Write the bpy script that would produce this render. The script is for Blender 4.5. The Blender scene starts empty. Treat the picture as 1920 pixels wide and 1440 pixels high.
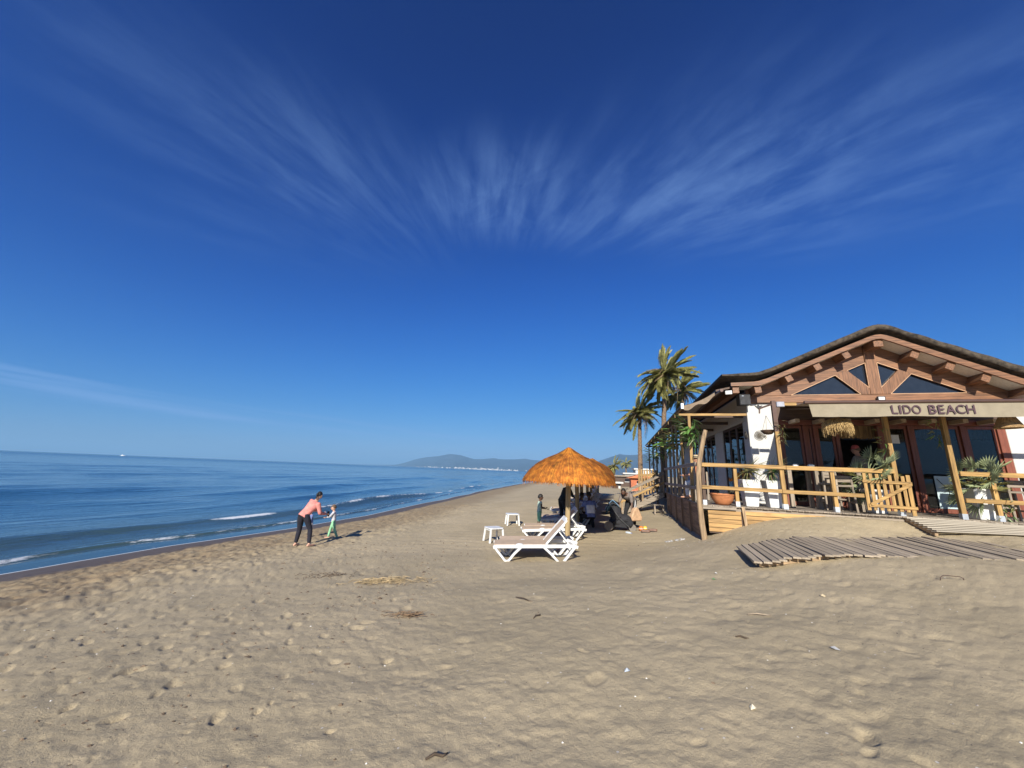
import bpy, bmesh, math, random
import numpy as np
from mathutils import Vector, Matrix, Quaternion

random.seed(7)
RNG = np.random.default_rng(7)
SC = bpy.context.scene
COL = SC.collection
PI = math.pi
R = math.radians

# ---------------------------------------------------------------- camera
CAM_Z = 2.9
PITCH = math.atan(162.7 / 700.0)
ROLL = math.atan(0.0405)
cam = bpy.data.cameras.new('camera')
cam.sensor_fit = 'HORIZONTAL'
cam.sensor_width = 36.0
cam.lens = 36.0 * 700.0 / 1920.0
cam.clip_start = 0.05
cam.clip_end = 90000
cam_o = bpy.data.objects.new('camera', cam)
COL.objects.link(cam_o)
cam_o.location = (0, 0, CAM_Z)
cam_o.rotation_euler = (Matrix.Rotation(PI / 2 + PITCH, 3, 'X') @ Matrix.Rotation(ROLL, 3, 'Z')).to_euler()
SC.camera = cam_o

# ---------------------------------------------------------------- light
SUN_AZ = 195.0      # clockwise from +Y
SUN_EL = 28.0
w = bpy.data.worlds.new('World')
SC.world = w
w.use_nodes = True
wn, wl = w.node_tree.nodes, w.node_tree.links
wn.clear()


def nd(nodes, kind, **kw):
    n = nodes.new(kind)
    for k, v in kw.items():
        if k in ('op',):
            n.operation = v
        elif isinstance(k, str) and hasattr(n, k):
            setattr(n, k, v)
    return n


def math_node(nodes, links, op, a, b=None, clamp=False):
    n = nodes.new('ShaderNodeMath')
    n.operation = op
    n.use_clamp = clamp
    for i, x in enumerate((a, b)):
        if x is None:
            continue
        if isinstance(x, (int, float)):
            n.inputs[i].default_value = x
        else:
            links.new(x, n.inputs[i])
    return n.outputs[0]


def build_world():
    m = lambda op, a, b=None, c=False: math_node(wn, wl, op, a, b, c)
    sky = wn.new('ShaderNodeTexSky')
    sky.sky_type = 'NISHITA'
    sky.sun_disc = False
    sky.sun_elevation = R(SUN_EL)
    sky.sun_rotation = R(SUN_AZ)
    sky.altitude = 5
    sky.air_density = 1.0
    sky.dust_density = 0.35
    sky.ozone_density = 3.0
    # deep polarised blue: a tone curve per channel over the whole sky
    sc0 = wn.new('ShaderNodeVectorMath'); sc0.operation = 'SCALE'
    sc0.inputs['Scale'].default_value = 0.1
    wl.new(sky.outputs[0], sc0.inputs[0])
    sp = wn.new('ShaderNodeSeparateXYZ')
    wl.new(sc0.outputs[0], sp.inputs[0])
    tone = wn.new('ShaderNodeCombineXYZ')
    for i, (ka, ga, kb, gb) in enumerate(SKY_TONE):
        x = sp.outputs[i]
        wl.new(m('DIVIDE', m('MULTIPLY', m('POWER', x, ga), ka), m('ADD', m('MULTIPLY', m('POWER', x, gb), kb), 1.0)), tone.inputs[i])
    # cirrus: a thin layer high above, streaks fanning out from one patch of sky
    tc = wn.new('ShaderNodeTexCoord')
    sep = wn.new('ShaderNodeSeparateXYZ')
    wl.new(tc.outputs['Generated'], sep.inputs[0])
    dx, dy, dz = sep.outputs
    den = m('ADD', m('MAXIMUM', dz, 0.0), 0.10)
    px, py = m('DIVIDE', dx, den), m('DIVIDE', dy, den)
    qx, qy = m('ADD', px, 0.16), m('SUBTRACT', py, 1.93)
    ang = m('ARCTAN2', qx, m('MULTIPLY', qy, -1.0))
    rad = m('SQRT', m('ADD', m('MULTIPLY', qx, qx), m('MULTIPLY', qy, qy)))
    nw = wn.new('ShaderNodeTexNoise')
    nw.inputs['Scale'].default_value = 1.6
    cw = wn.new('ShaderNodeCombineXYZ')
    wl.new(px, cw.inputs[0]); wl.new(py, cw.inputs[1])
    wl.new(cw.outputs[0], nw.inputs['Vector'])
    n2w = nw.outputs[0]
    cmb = wn.new('ShaderNodeCombineXYZ')
    wl.new(m('ADD', m('MULTIPLY', ang, 5.2), m('MULTIPLY', n2w, 0.5)), cmb.inputs[0])
    wl.new(m('MULTIPLY', rad, 1.15), cmb.inputs[1])
    n1 = wn.new('ShaderNodeTexNoise')
    n1.inputs['Scale'].default_value = 2.6
    n1.inputs['Detail'].default_value = 9
    n1.inputs['Roughness'].default_value = 0.58
    n1.inputs['Distortion'].default_value = 0.2
    wl.new(cmb.outputs[0], n1.inputs['Vector'])
    cm2 = wn.new('ShaderNodeCombineXYZ')
    wl.new(px, cm2.inputs[0]); wl.new(py, cm2.inputs[1])
    cm2.inputs[2].default_value = 3.7
    n2 = wn.new('ShaderNodeTexNoise')
    n2.inputs['Scale'].default_value = 1.15
    n2.inputs['Detail'].default_value = 4
    wl.new(cm2.outputs[0], n2.inputs['Vector'])
    n3 = wn.new('ShaderNodeTexNoise')
    n3.inputs['Scale'].default_value = 7.0
    n3.inputs['Detail'].default_value = 8
    n3.inputs['Roughness'].default_value = 0.65
    n3.inputs['Distortion'].default_value = 1.2
    wl.new(cm2.outputs[0], n3.inputs['Vector'])

    def ramp(x, a, b):
        r = wn.new('ShaderNodeMapRange')
        r.interpolation_type = 'SMOOTHSTEP'
        wl.new(x, r.inputs['Value'])
        r.inputs['From Min'].default_value = a
        r.inputs['From Max'].default_value = b
        return r.outputs[0]
    streak = ramp(n1.outputs[0], 0.33, 0.74)
    big = ramp(n2.outputs[0], 0.36, 0.62)

    def blob(cx, cy, rx, ry, rot, a=1.0, b=0.15):
        ux, uy = m('SUBTRACT', px, cx), m('SUBTRACT', py, cy)
        c_, s_ = math.cos(rot), math.sin(rot)
        u = m('DIVIDE', m('ADD', m('MULTIPLY', ux, c_), m('MULTIPLY', uy, s_)), rx)
        v = m('DIVIDE', m('SUBTRACT', m('MULTIPLY', uy, c_), m('MULTIPLY', ux, s_)), ry)
        return ramp(m('SQRT', m('ADD', m('MULTIPLY', u, u), m('MULTIPLY', v, v))), a, b)
    left = blob(-0.70, 0.86, 0.80, 0.36, R(33))
    left2 = blob(-0.85, 1.15, 0.9, 0.45, R(15))
    right = blob(0.88, 0.88, 1.15, 0.52, R(-14))
    tuft = blob(-0.06, 1.04, 0.34, 0.32, R(-20))
    bridge = blob(0.30, 1.08, 0.45, 0.28, R(-15))
    body = m('ADD', m('ADD', m('MULTIPLY', left, 0.50), m('MULTIPLY', left2, 0.20)), m('ADD', m('MULTIPLY', right, 0.78), m('ADD', m('MULTIPLY', tuft, 0.85), m('MULTIPLY', bridge, 0.35))))
    soft = m('ADD', m('MULTIPLY', streak, 0.72), 0.16)
    wisp = m('MULTIPLY', ramp(n3.outputs[0], 0.42, 0.75), 0.45)
    amt = m('MULTIPLY', body, m('MULTIPLY', m('ADD', soft, m('MULTIPLY', wisp, m('ADD', m('MULTIPLY', right, 0.6), m('MULTIPLY', tuft, 0.7)))), m('ADD', m('MULTIPLY', big, 0.45), 0.6)))
    # low thin bands over the sea
    az = m('ARCTAN2', dx, dy)
    el = m('ADD', m('ARCSINE', dz), m('MULTIPLY', az, 0.06))
    cm4 = wn.new('ShaderNodeCombineXYZ')
    wl.new(m('MULTIPLY', az, 0.9), cm4.inputs[0]); wl.new(m('MULTIPLY', el, 30.0), cm4.inputs[1])
    n4 = wn.new('ShaderNodeTexNoise')
    n4.inputs['Scale'].default_value = 1.7
    n4.inputs['Detail'].default_value = 5
    wl.new(cm4.outputs[0], n4.inputs['Vector'])
    band = m('MULTIPLY', ramp(n4.outputs[0], 0.46, 0.64), m('MULTIPLY', m('MULTIPLY', ramp(el, 0.015, 0.04), ramp(el, 0.10, 0.06)), ramp(az, 0.3, -0.2)))
    amt = m('ADD', m('MULTIPLY', amt, CLOUD), m('MULTIPLY', band, 0.45), True)
    mix = wn.new('ShaderNodeMix')
    mix.data_type = 'RGBA'
    wl.new(amt, mix.inputs[0])
    wl.new(tone.outputs[0], mix.inputs[6])
    mix.inputs[7].default_value = CLOUD_COL
    bg = wn.new('ShaderNodeBackground')
    bg.inputs['Strength'].default_value = 0.645
    out = wn.new('ShaderNodeOutputWorld')
    wl.new(mix.outputs[2], bg.inputs[0])
    wl.new(bg.outputs[0], out.inputs[0])
    return bg


SKY_TONE = ((1.25, 2.25, 2.0, 1.5), (4.3, 2.15, 7.0, 1.6), (8.2, 2.2, 8.6, 2.1))
CLOUD, CLOUD_COL = 0.40, (0.25, 0.44, 0.84, 1)
BG = build_world()

sun = bpy.data.lights.new('sun', 'SUN')
sun.energy = 5.0
sun.angle = R(0.55)
sun.color = (1.0, 0.94, 0.83)
sun_o = bpy.data.objects.new('sun', sun)
COL.objects.link(sun_o)
_to = Vector((math.sin(R(SUN_AZ)) * math.cos(R(SUN_EL)), math.cos(R(SUN_AZ)) * math.cos(R(SUN_EL)), math.sin(R(SUN_EL))))
sun_o.rotation_euler = _to.to_track_quat('Z', 'Y').to_euler()
sun_o.location = (-20, -60, 60)

vs = SC.view_settings
vs.view_transform = 'Standard'
vs.look = 'None'
vs.exposure = 0.62
vs.gamma = 1.0
vs.use_curve_mapping = False
SC.cycles.use_denoising = True
SC.cycles.max_bounces = 8
SC.cycles.diffuse_bounces = 3
SC.cycles.glossy_bounces = 4
SC.cycles.transparent_max_bounces = 16
SC.cycles.volume_bounces = 0
SC.cycles.sample_clamp_indirect = 6.0

# ---------------------------------------------------------------- materials
MATS = {}


def mat(name, col, rough=0.7, grain=None, var=0.18, bump=0.0, bscale=60.0, metal=0.0, spec=0.5, nscale=6.0, dark=None, rnd=0.12, two=False, trans=0.0):
    """plain procedural surface: colour broken up by noise (stretched along 'grain' axis for wood), fine relief"""
    if name in MATS:
        return MATS[name]
    ma = bpy.data.materials.new(name)
    ma.use_nodes = True
    n, l = ma.node_tree.nodes, ma.node_tree.links
    b = n['Principled BSDF']
    tc = n.new('ShaderNodeTexCoord')
    mp = n.new('ShaderNodeMapping')
    l.new(tc.outputs['Object'], mp.inputs[0])
    oi = n.new('ShaderNodeObjectInfo')
    off = n.new('ShaderNodeVectorMath'); off.operation = 'SCALE'
    off.inputs[0].default_value = (31.0, 17.0, 23.0)
    l.new(oi.outputs['Random'], off.inputs['Scale'])
    l.new(off.outputs[0], mp.inputs['Location'])
    if grain:
        s = [28.0, 28.0, 28.0]
        s['XYZ'.index(grain)] = 1.6
        mp.inputs['Scale'].default_value = s
        sc = 1.0
    else:
        sc = nscale
    no = n.new('ShaderNodeTexNoise')
    no.inputs['Scale'].default_value = sc
    no.inputs['Detail'].default_value = 6
    no.inputs['Roughness'].default_value = 0.62
    no.inputs['Distortion'].default_value = 0.6 if grain else 0.0
    l.new(mp.outputs[0], no.inputs['Vector'])
    no2 = n.new('ShaderNodeTexNoise')
    no2.inputs['Scale'].default_value = 1.9
    no2.inputs['Detail'].default_value = 4
    l.new(tc.outputs['Object'], no2.inputs['Vector'])
    mx = n.new('ShaderNodeMix'); mx.data_type = 'RGBA'
    d = dark or tuple(c * (1 - var * 2.2) for c in col)
    mx.inputs[6].default_value = (*d, 1)
    mx.inputs[7].default_value = (*[min(1, c * (1 + var * 0.6)) for c in col], 1)
    mr = n.new('ShaderNodeMapRange')
    mr.inputs['From Min'].default_value = 0.28; mr.inputs['From Max'].default_value = 0.62
    l.new(no.outputs[0], mr.inputs['Value'])
    l.new(mr.outputs[0], mx.inputs[0])
    hs = n.new('ShaderNodeHueSaturation')
    l.new(mx.outputs[2], hs.inputs['Color'])
    v1 = math_node(n, l, 'MULTIPLY', math_node(n, l, 'SUBTRACT', oi.outputs['Random'], 0.5), rnd * 2)
    v2 = math_node(n, l, 'MULTIPLY', math_node(n, l, 'SUBTRACT', no2.outputs[0], 0.5), var * 1.6)
    l.new(math_node(n, l, 'ADD', math_node(n, l, 'ADD', v1, v2), 1.0), hs.inputs['Value'])
    l.new(hs.outputs[0], b.inputs['Base Color'])
    b.inputs['Roughness'].default_value = rough
    b.inputs['Metallic'].default_value = metal
    b.inputs['Specular IOR Level'].default_value = spec
    if bump:
        bn = n.new('ShaderNodeTexNoise')
        bn.inputs['Scale'].default_value = bscale if not grain else 1.3
        bn.inputs['Detail'].default_value = 5
        l.new(mp.outputs[0] if grain else tc.outputs['Object'], bn.inputs['Vector'])
        bu = n.new('ShaderNodeBump')
        bu.inputs['Strength'].default_value = bump
        bu.inputs['Distance'].default_value = 0.01
        l.new(bn.outputs[0], bu.inputs['Height'])
        l.new(bu.outputs[0], b.inputs['Normal'])
    if trans:
        tr = n.new('ShaderNodeBsdfTranslucent')
        l.new(hs.outputs[0], tr.inputs[0])
        ms = n.new('ShaderNodeMixShader')
        ms.inputs[0].default_value = trans
        l.new(b.outputs[0], ms.inputs[1]); l.new(tr.outputs[0], ms.inputs[2])
        l.new(ms.outputs[0], n['Material Output'].inputs[0])
    MATS[name] = ma
    return ma


def glass_mat(name='window_glass', tint=(0.55, 0.6, 0.62), rough=0.015):
    ma = bpy.data.materials.new(name)
    ma.use_nodes = True
    n, l = ma.node_tree.nodes, ma.node_tree.links
    n.remove(n['Principled BSDF'])
    tr = n.new('ShaderNodeBsdfTransparent'); tr.inputs[0].default_value = (*tint, 1)
    gl = n.new('ShaderNodeBsdfGlossy'); gl.inputs['Roughness'].default_value = rough
    fr = n.new('ShaderNodeFresnel'); fr.inputs['IOR'].default_value = 1.5
    tc = n.new('ShaderNodeTexCoord')
    no = n.new('ShaderNodeTexNoise'); no.inputs['Scale'].default_value = 1.7; no.inputs['Detail'].default_value = 1
    l.new(tc.outputs['Object'], no.inputs['Vector'])
    bu = n.new('ShaderNodeBump'); bu.inputs['Strength'].default_value = 0.25; bu.inputs['Distance'].default_value = 0.02
    l.new(no.outputs[0], bu.inputs['Height'])
    l.new(bu.outputs[0], gl.inputs['Normal'])
    ms = n.new('ShaderNodeMixShader')
    l.new(fr.outputs[0], ms.inputs[0])
    l.new(tr.outputs[0], ms.inputs[1]); l.new(gl.outputs[0], ms.inputs[2])
    l.new(ms.outputs[0], n['Material Output'].inputs[0])
    MATS[name] = ma
    return ma


# ---------------------------------------------------------------- mesh helpers
class MB:
    def __init__(s):
        s.v, s.f, s.mi = [], [], []
        s.cur = 0

    def add(s, vs, fs):
        o = len(s.v)
        s.v.extend([tuple(p) for p in vs])
        for f in fs:
            s.f.append([i + o for i in f]); s.mi.append(s.cur)
        return s

    def box(s, x0, x1, y0, y1, z0, z1):
        return s.add([(x0, y0, z0), (x1, y0, z0), (x1, y1, z0), (x0, y1, z0), (x0, y0, z1), (x1, y0, z1), (x1, y1, z1), (x0, y1, z1)],
                     [(0, 3, 2, 1), (4, 5, 6, 7), (0, 1, 5, 4), (1, 2, 6, 5), (2, 3, 7, 6), (3, 0, 4, 7)])

    def bar(s, p, q, wd, ht, up=(0, 0, 1)):
        p, q = Vector(p), Vector(q)
        d = (q - p).normalized()
        u = Vector(up)
        if abs(d.dot(u)) > 0.98:
            u = Vector((0, 1, 0))
        x = d.cross(u).normalized() * wd / 2
        y = x.cross(d).normalized() * ht / 2
        vs = [p - x - y, p + x - y, p + x + y, p - x + y, q - x - y, q + x - y, q + x + y, q - x + y]
        return s.add(vs, [(0, 1, 2, 3), (7, 6, 5, 4), (0, 4, 5, 1), (1, 5, 6, 2), (2, 6, 7, 3), (3, 7, 4, 0)])

    def strip(s, pts, wd, ht, up=(0, 0, 1)):
        """rectangular section swept along a polyline"""
        P = [Vector(p) for p in pts]
        rings = []
        for i, p in enumerate(P):
            d = (P[min(i + 1, len(P) - 1)] - P[max(i - 1, 0)]).normalized()
            x = d.cross(Vector(up)).normalized() * wd / 2
            y = x.cross(d).normalized() * ht / 2
            rings.append([p - x - y, p + x - y, p + x + y, p - x + y])
        vs = [q for r in rings for q in r]
        fs = [(0, 1, 2, 3), tuple(len(vs) - 1 - k for k in range(4))]
        for i in range(len(P) - 1):
            a = i * 4
            for k in range(4):
                k2 = (k + 1) % 4
                fs.append((a + k, a + 4 + k, a + 4 + k2, a + k2))
        return s.add(vs, fs)

    def tube(s, pts, rad, n=8, caps=True, flat=1.0):
        P = [Vector(p) for p in pts]
        if isinstance(rad, (int, float)):
            rad = [rad] * len(P)
        ref = Vector((0, 0, 1))
        if abs((P[-1] - P[0]).normalized().dot(ref)) > 0.9:
            ref = Vector((0, 1, 0))
        vs, fs = [], []
        for i, p in enumerate(P):
            d = (P[min(i + 1, len(P) - 1)] - P[max(i - 1, 0)]).normalized()
            x = d.cross(ref).normalized()
            y = x.cross(d).normalized()
            for k in range(n):
                a = 2 * PI * k / n
                vs.append(p + x * math.cos(a) * rad[i] + y * math.sin(a) * rad[i] * flat)
        for i in range(len(P) - 1):
            for k in range(n):
                k2 = (k + 1) % n
                fs.append((i * n + k, i * n + k2, (i + 1) * n + k2, (i + 1) * n + k))
        if caps:
            fs.append(tuple(range(n - 1, -1, -1)))
            fs.append(tuple((len(P) - 1) * n + k for k in range(n)))
        return s.add(vs, fs)

    def lathe(s, prof, n=20, c=(0, 0, 0), sx=1.0, sy=1.0):
        vs, fs = [], []
        for r, z in prof:
            for k in range(n):
                a = 2 * PI * k / n
                vs.append((c[0] + r * sx * math.cos(a), c[1] + r * sy * math.sin(a), c[2] + z))
        for i in range(len(prof) - 1):
            for k in range(n):
                k2 = (k + 1) % n
                fs.append((i * n + k, i * n + k2, (i + 1) * n + k2, (i + 1) * n + k))
        if prof[0][0] > 1e-6:
            fs.append(tuple(range(n - 1, -1, -1)))
        if prof[-1][0] > 1e-6:
            fs.append(tuple((len(prof) - 1) * n + k for k in range(n)))
        return s.add(vs, fs)

    def prism(s, poly, d0, d1, axis='Y'):
        """polygon in (a,b) extruded along an axis between d0 and d1"""
        def P(a, b, d):
            return (a, d, b) if axis == 'Y' else ((d, a, b) if axis == 'X' else (a, b, d))
        k = len(poly)
        vs = [P(a, b, d0) for a, b in poly] + [P(a, b, d1) for a, b in poly]
        fs = [tuple(range(k)), tuple(range(2 * k - 1, k - 1, -1))]
        for i in range(k):
            j = (i + 1) % k
            fs.append((i, i + k, j + k, j))
        return s.add(vs, fs)

    def ball(s, c, r, n=10, m=7):
        rx, ry, rz = (r, r, r) if isinstance(r, (int, float)) else r
        vs, fs = [], []
        for i in range(1, m):
            t = PI * i / m
            for k in range(n):
                a = 2 * PI * k / n
                vs.append((c[0] + rx * math.sin(t) * math.cos(a), c[1] + ry * math.sin(t) * math.sin(a), c[2] + rz * math.cos(t)))
        top, bot = len(vs), len(vs) + 1
        vs += [(c[0], c[1], c[2] + rz), (c[0], c[1], c[2] - rz)]
        for i in range(m - 2):
            for k in range(n):
                k2 = (k + 1) % n
                fs.append((i * n + k, (i + 1) * n + k, (i + 1) * n + k2, i * n + k2))
        for k in range(n):
            k2 = (k + 1) % n
            fs.append((top, k, k2))
            fs.append((bot, (m - 2) * n + k2, (m - 2) * n + k))
        return s.add(vs, fs)

    def mesh(s, name, mats, smooth=False):
        me = bpy.data.meshes.new(name)
        me.from_pydata(s.v, [], s.f)
        if not isinstance(mats, (list, tuple)):
            mats = [mats]
        for m_ in mats:
            me.materials.append(m_)
        if len(mats) > 1:
            me.polygons.foreach_set('material_index', s.mi)
        bm = bmesh.new(); bm.from_mesh(me)
        bmesh.ops.recalc_face_normals(bm, faces=bm.faces)
        bm.to_mesh(me); bm.free()
        if smooth:
            me.polygons.foreach_set('use_smooth', [True] * len(me.polygons))
            if smooth != 'all':
                try:
                    me.set_sharp_from_angle(angle=R(42))
                except Exception:
                    pass
        me.update()
        return me

    def build(s, name, mats, parent=None, smooth=False, bevel=0.0, kind=None, loc=None):
        o = place(name, s.mesh(name, mats, smooth), parent, loc)
        if bevel:
            b = o.modifiers.new('bevel', 'BEVEL')
            b.width = bevel; b.segments = 1; b.limit_method = 'ANGLE'
        if kind:
            o['kind'] = kind
        return o


def place(name, me, parent=None, loc=None, rot=None, scale=None):
    o = bpy.data.objects.new(name, me)
    COL.objects.link(o)
    o.parent = parent
    if loc is not None:
        o.location = loc
    if rot is not None:
        o.rotation_euler = rot
    if scale is not None:
        o.scale = scale if isinstance(scale, (tuple, list)) else (scale,) * 3
    return o


def tag(o, label=None, cat=None, group=None, kind=None):
    if label: o['label'] = label
    if cat: o['category'] = cat
    if group: o['group'] = group
    if kind: o['kind'] = kind
    return o


def thing(name, label, cat, loc=(0, 0, 0), rz=0.0, group=None):
    o = bpy.data.objects.new(name, None)
    COL.objects.link(o)
    o.empty_display_size = 0.2
    o.location = loc
    o.rotation_euler = (0, 0, rz)
    return tag(o, label, cat, group)


def copy_tree(o, parent=None):
    c = o.copy()
    COL.objects.link(c)
    c.parent = parent
    for ch in list(o.children):
        copy_tree(ch, c)
    return c


def flat(name, me_or_mb, *a, **k):
    return me_or_mb.build(name, *a, **k)


# ---------------------------------------------------------------- building frame
TH = R(16)
UX, VX = (math.cos(TH), -math.sin(TH)), (math.sin(TH), math.cos(TH))
OX, OY = 5.85, 10.62
DECK = 2.2


def L(u, v, z=DECK):
    return (OX + u * UX[0] + v * VX[0], OY + u * UX[1] + v * VX[1], z)


def bthing(name, label, cat, u, v, z=DECK, rz=0.0, group=None):
    return thing(name, label, cat, L(u, v, z), rz - TH, group)


# ---------------------------------------------------------------- terrain functions
SHORE = np.array([(-30, -900), (-16, -120), (-12.4, -40), (-12, -10), (-11.9, 0), (-11.8, 5), (-11.67, 9.56), (-11.45, 11.14), (-10.97, 13.44), (-9.99, 16.0), (-9.24, 17.8),
                  (-7.78, 23.0), (-6.2, 34.75), (-3.8, 53.4), (2.1, 87.0), (12, 130), (35, 210), (90, 380), (260, 800), (1500, 4500), (6500, 19000)], float)


def shore_dist(X, Y):
    """signed distance to the waterline, positive on land"""
    X = np.asarray(X, float); Y = np.asarray(Y, float)
    best = np.full(X.shape, 1e12); sg = np.ones(X.shape)
    for (ax, ay), (bx, by) in zip(SHORE[:-1], SHORE[1:]):
        ex, ey = bx - ax, by - ay
        t = np.clip(((X - ax) * ex + (Y - ay) * ey) / (ex * ex + ey * ey), 0, 1)
        qx, qy = X - (ax + t * ex), Y - (ay + t * ey)
        d2 = qx * qx + qy * qy
        cr = ex * qy - ey * qx
        u = d2 < best
        best = np.where(u, d2, best)
        sg = np.where(u, np.where(cr < 0, 1.0, -1.0), sg)
    return np.sqrt(best) * sg


BASE_S = [-400, -60, -12, -3, 0, 1.2, 3, 5.3, 8, 12.5, 18, 25, 60, 300, 4000]
BASE_Z = [-14, -5, -0.9, -0.26, 0.0, 0.10, 0.26, 0.45, 0.62, 0.86, 1.15, 1.4, 1.8, 4.0, 30]


def _ctl():
    c = [(0, 0, 1.3), (0, 3, 1.26), (-4, 3, 1.05), (4, 3, 1.5), (-7, 4, .72), (0, 6, 1.10), (-3.5, 7, .85), (3, 6.3, 1.36), (0, 9.8, .83), (1.5, 9.85, .88),
         (1.87, 12, .87), (-.4, 12.2, .73), (.23, 16.2, .73), (1.5, 15.3, .80), (2.3, 15.9, .85), (3.7, 13.8, .95), (-6, 12, .45), (-5.95, 13.6, .43), (-7, 14, .34),
         (4.4, 7.4, 1.44), (5.4, 6.4, 1.60), (7, 6.3, 1.765), (9, 6.2, 1.825), (11.5, 6.0, 1.89), (7.4, 8.9, 1.80), (9.0, 9.1, 1.84), (10.2, 9.1, 1.90), (11.4, 8.7, 1.90), (6.2, 9.3, 1.72), (6, 4, 1.58), (8, 3, 1.66),
         (12, 3, 1.85), (10, -2, 1.6), (0, -10, 1.35), (10, -12, 1.8), (14, 7.5, 2.0), (4.0, 9.4, 1.20), (2.6, 18, .9), (3.6, 24, 1.0), (5, 30, 1.05)]
    for u, v, z in [(-.56, -.05, 1.26), (-.28, -.05, 1.42), (.09, -.05, 1.57), (.48, -.05, 1.72), (.93, -.05, 1.86), (1.42, -.05, 1.95), (2.14, -.05, 2.07), (2.94, -.05, 2.135),
                    (3.9, -.05, 2.14), (5.2, -.1, 2.14), (6.5, -.1, 2.13), (8.5, -.2, 2.12), (4.5, -.7, 2.0), (5.5, -.7, 2.0), (7, -1.2, 2.08), (-.7, 1, 1.22), (-.7, 4, 1.22), (-.7, 8, 1.32), (-1.6, 8, 1.15), (-2.6, 7, 1.02),
                    (-2.6, 12, 1.05), (-2.5, 20, 1.15), (-.6, 14, 1.5), (.6, 1.0, 1.7), (2.5, 2.0, 1.8), (5, 4, 1.8), (8, 4, 1.8), (3, 12, 1.8), (8, 12, 1.8)]:
        p = L(u, v)
        c.append((p[0], p[1], z))
    return np.array(c)


CTL = _ctl()
_LEN = 5.5


def _kern(r):
    a = math.sqrt(3) * r / _LEN
    return (1 + a) * np.exp(-a)


def _base(X, Y):
    return np.interp(shore_dist(X, Y), BASE_S, BASE_Z)


_D = np.hypot(CTL[:, None, 0] - CTL[None, :, 0], CTL[:, None, 1] - CTL[None, :, 1])
_W = np.linalg.solve(_kern(_D) + 0.004 * np.eye(len(CTL)), CTL[:, 2] - _base(CTL[:, 0], CTL[:, 1]))


def terrain(X, Y):
    X = np.asarray(X, float); Y = np.asarray(Y, float)
    z = _base(X, Y)
    for (cx, cy, _), wt in zip(CTL, _W):
        z = z + wt * _kern(np.hypot(X - cx, Y - cy))
    return z


def gz(x, y):
    return float(terrain(np.array([x]), np.array([y]))[0])


def vnoise(shape_x, shape_y, cell_x, cell_y, rng):
    """smooth value noise on a grid"""
    nx, ny = int(shape_x / cell_x) + 4, int(shape_y / cell_y) + 4
    g = rng.uniform(-1, 1, (ny, nx))
    xs = np.arange(shape_x) / cell_x; ys = np.arange(shape_y) / cell_y
    xi = xs.astype(int); yi = ys.astype(int)
    fx = xs - xi; fy = ys - yi
    fx = fx * fx * (3 - 2 * fx); fy = fy * fy * (3 - 2 * fy)
    g0 = g[yi][:, xi] * (1 - fx) + g[yi][:, xi + 1] * fx
    g1 = g[yi + 1][:, xi] * (1 - fx) + g[yi + 1][:, xi + 1] * fx
    return g0 * (1 - fy)[:, None] + g1 * fy[:, None]


RES = 0.016
RX0, RX1, RY0, RY1 = -15.0, 14.0, 0.4, 28.4


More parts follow.
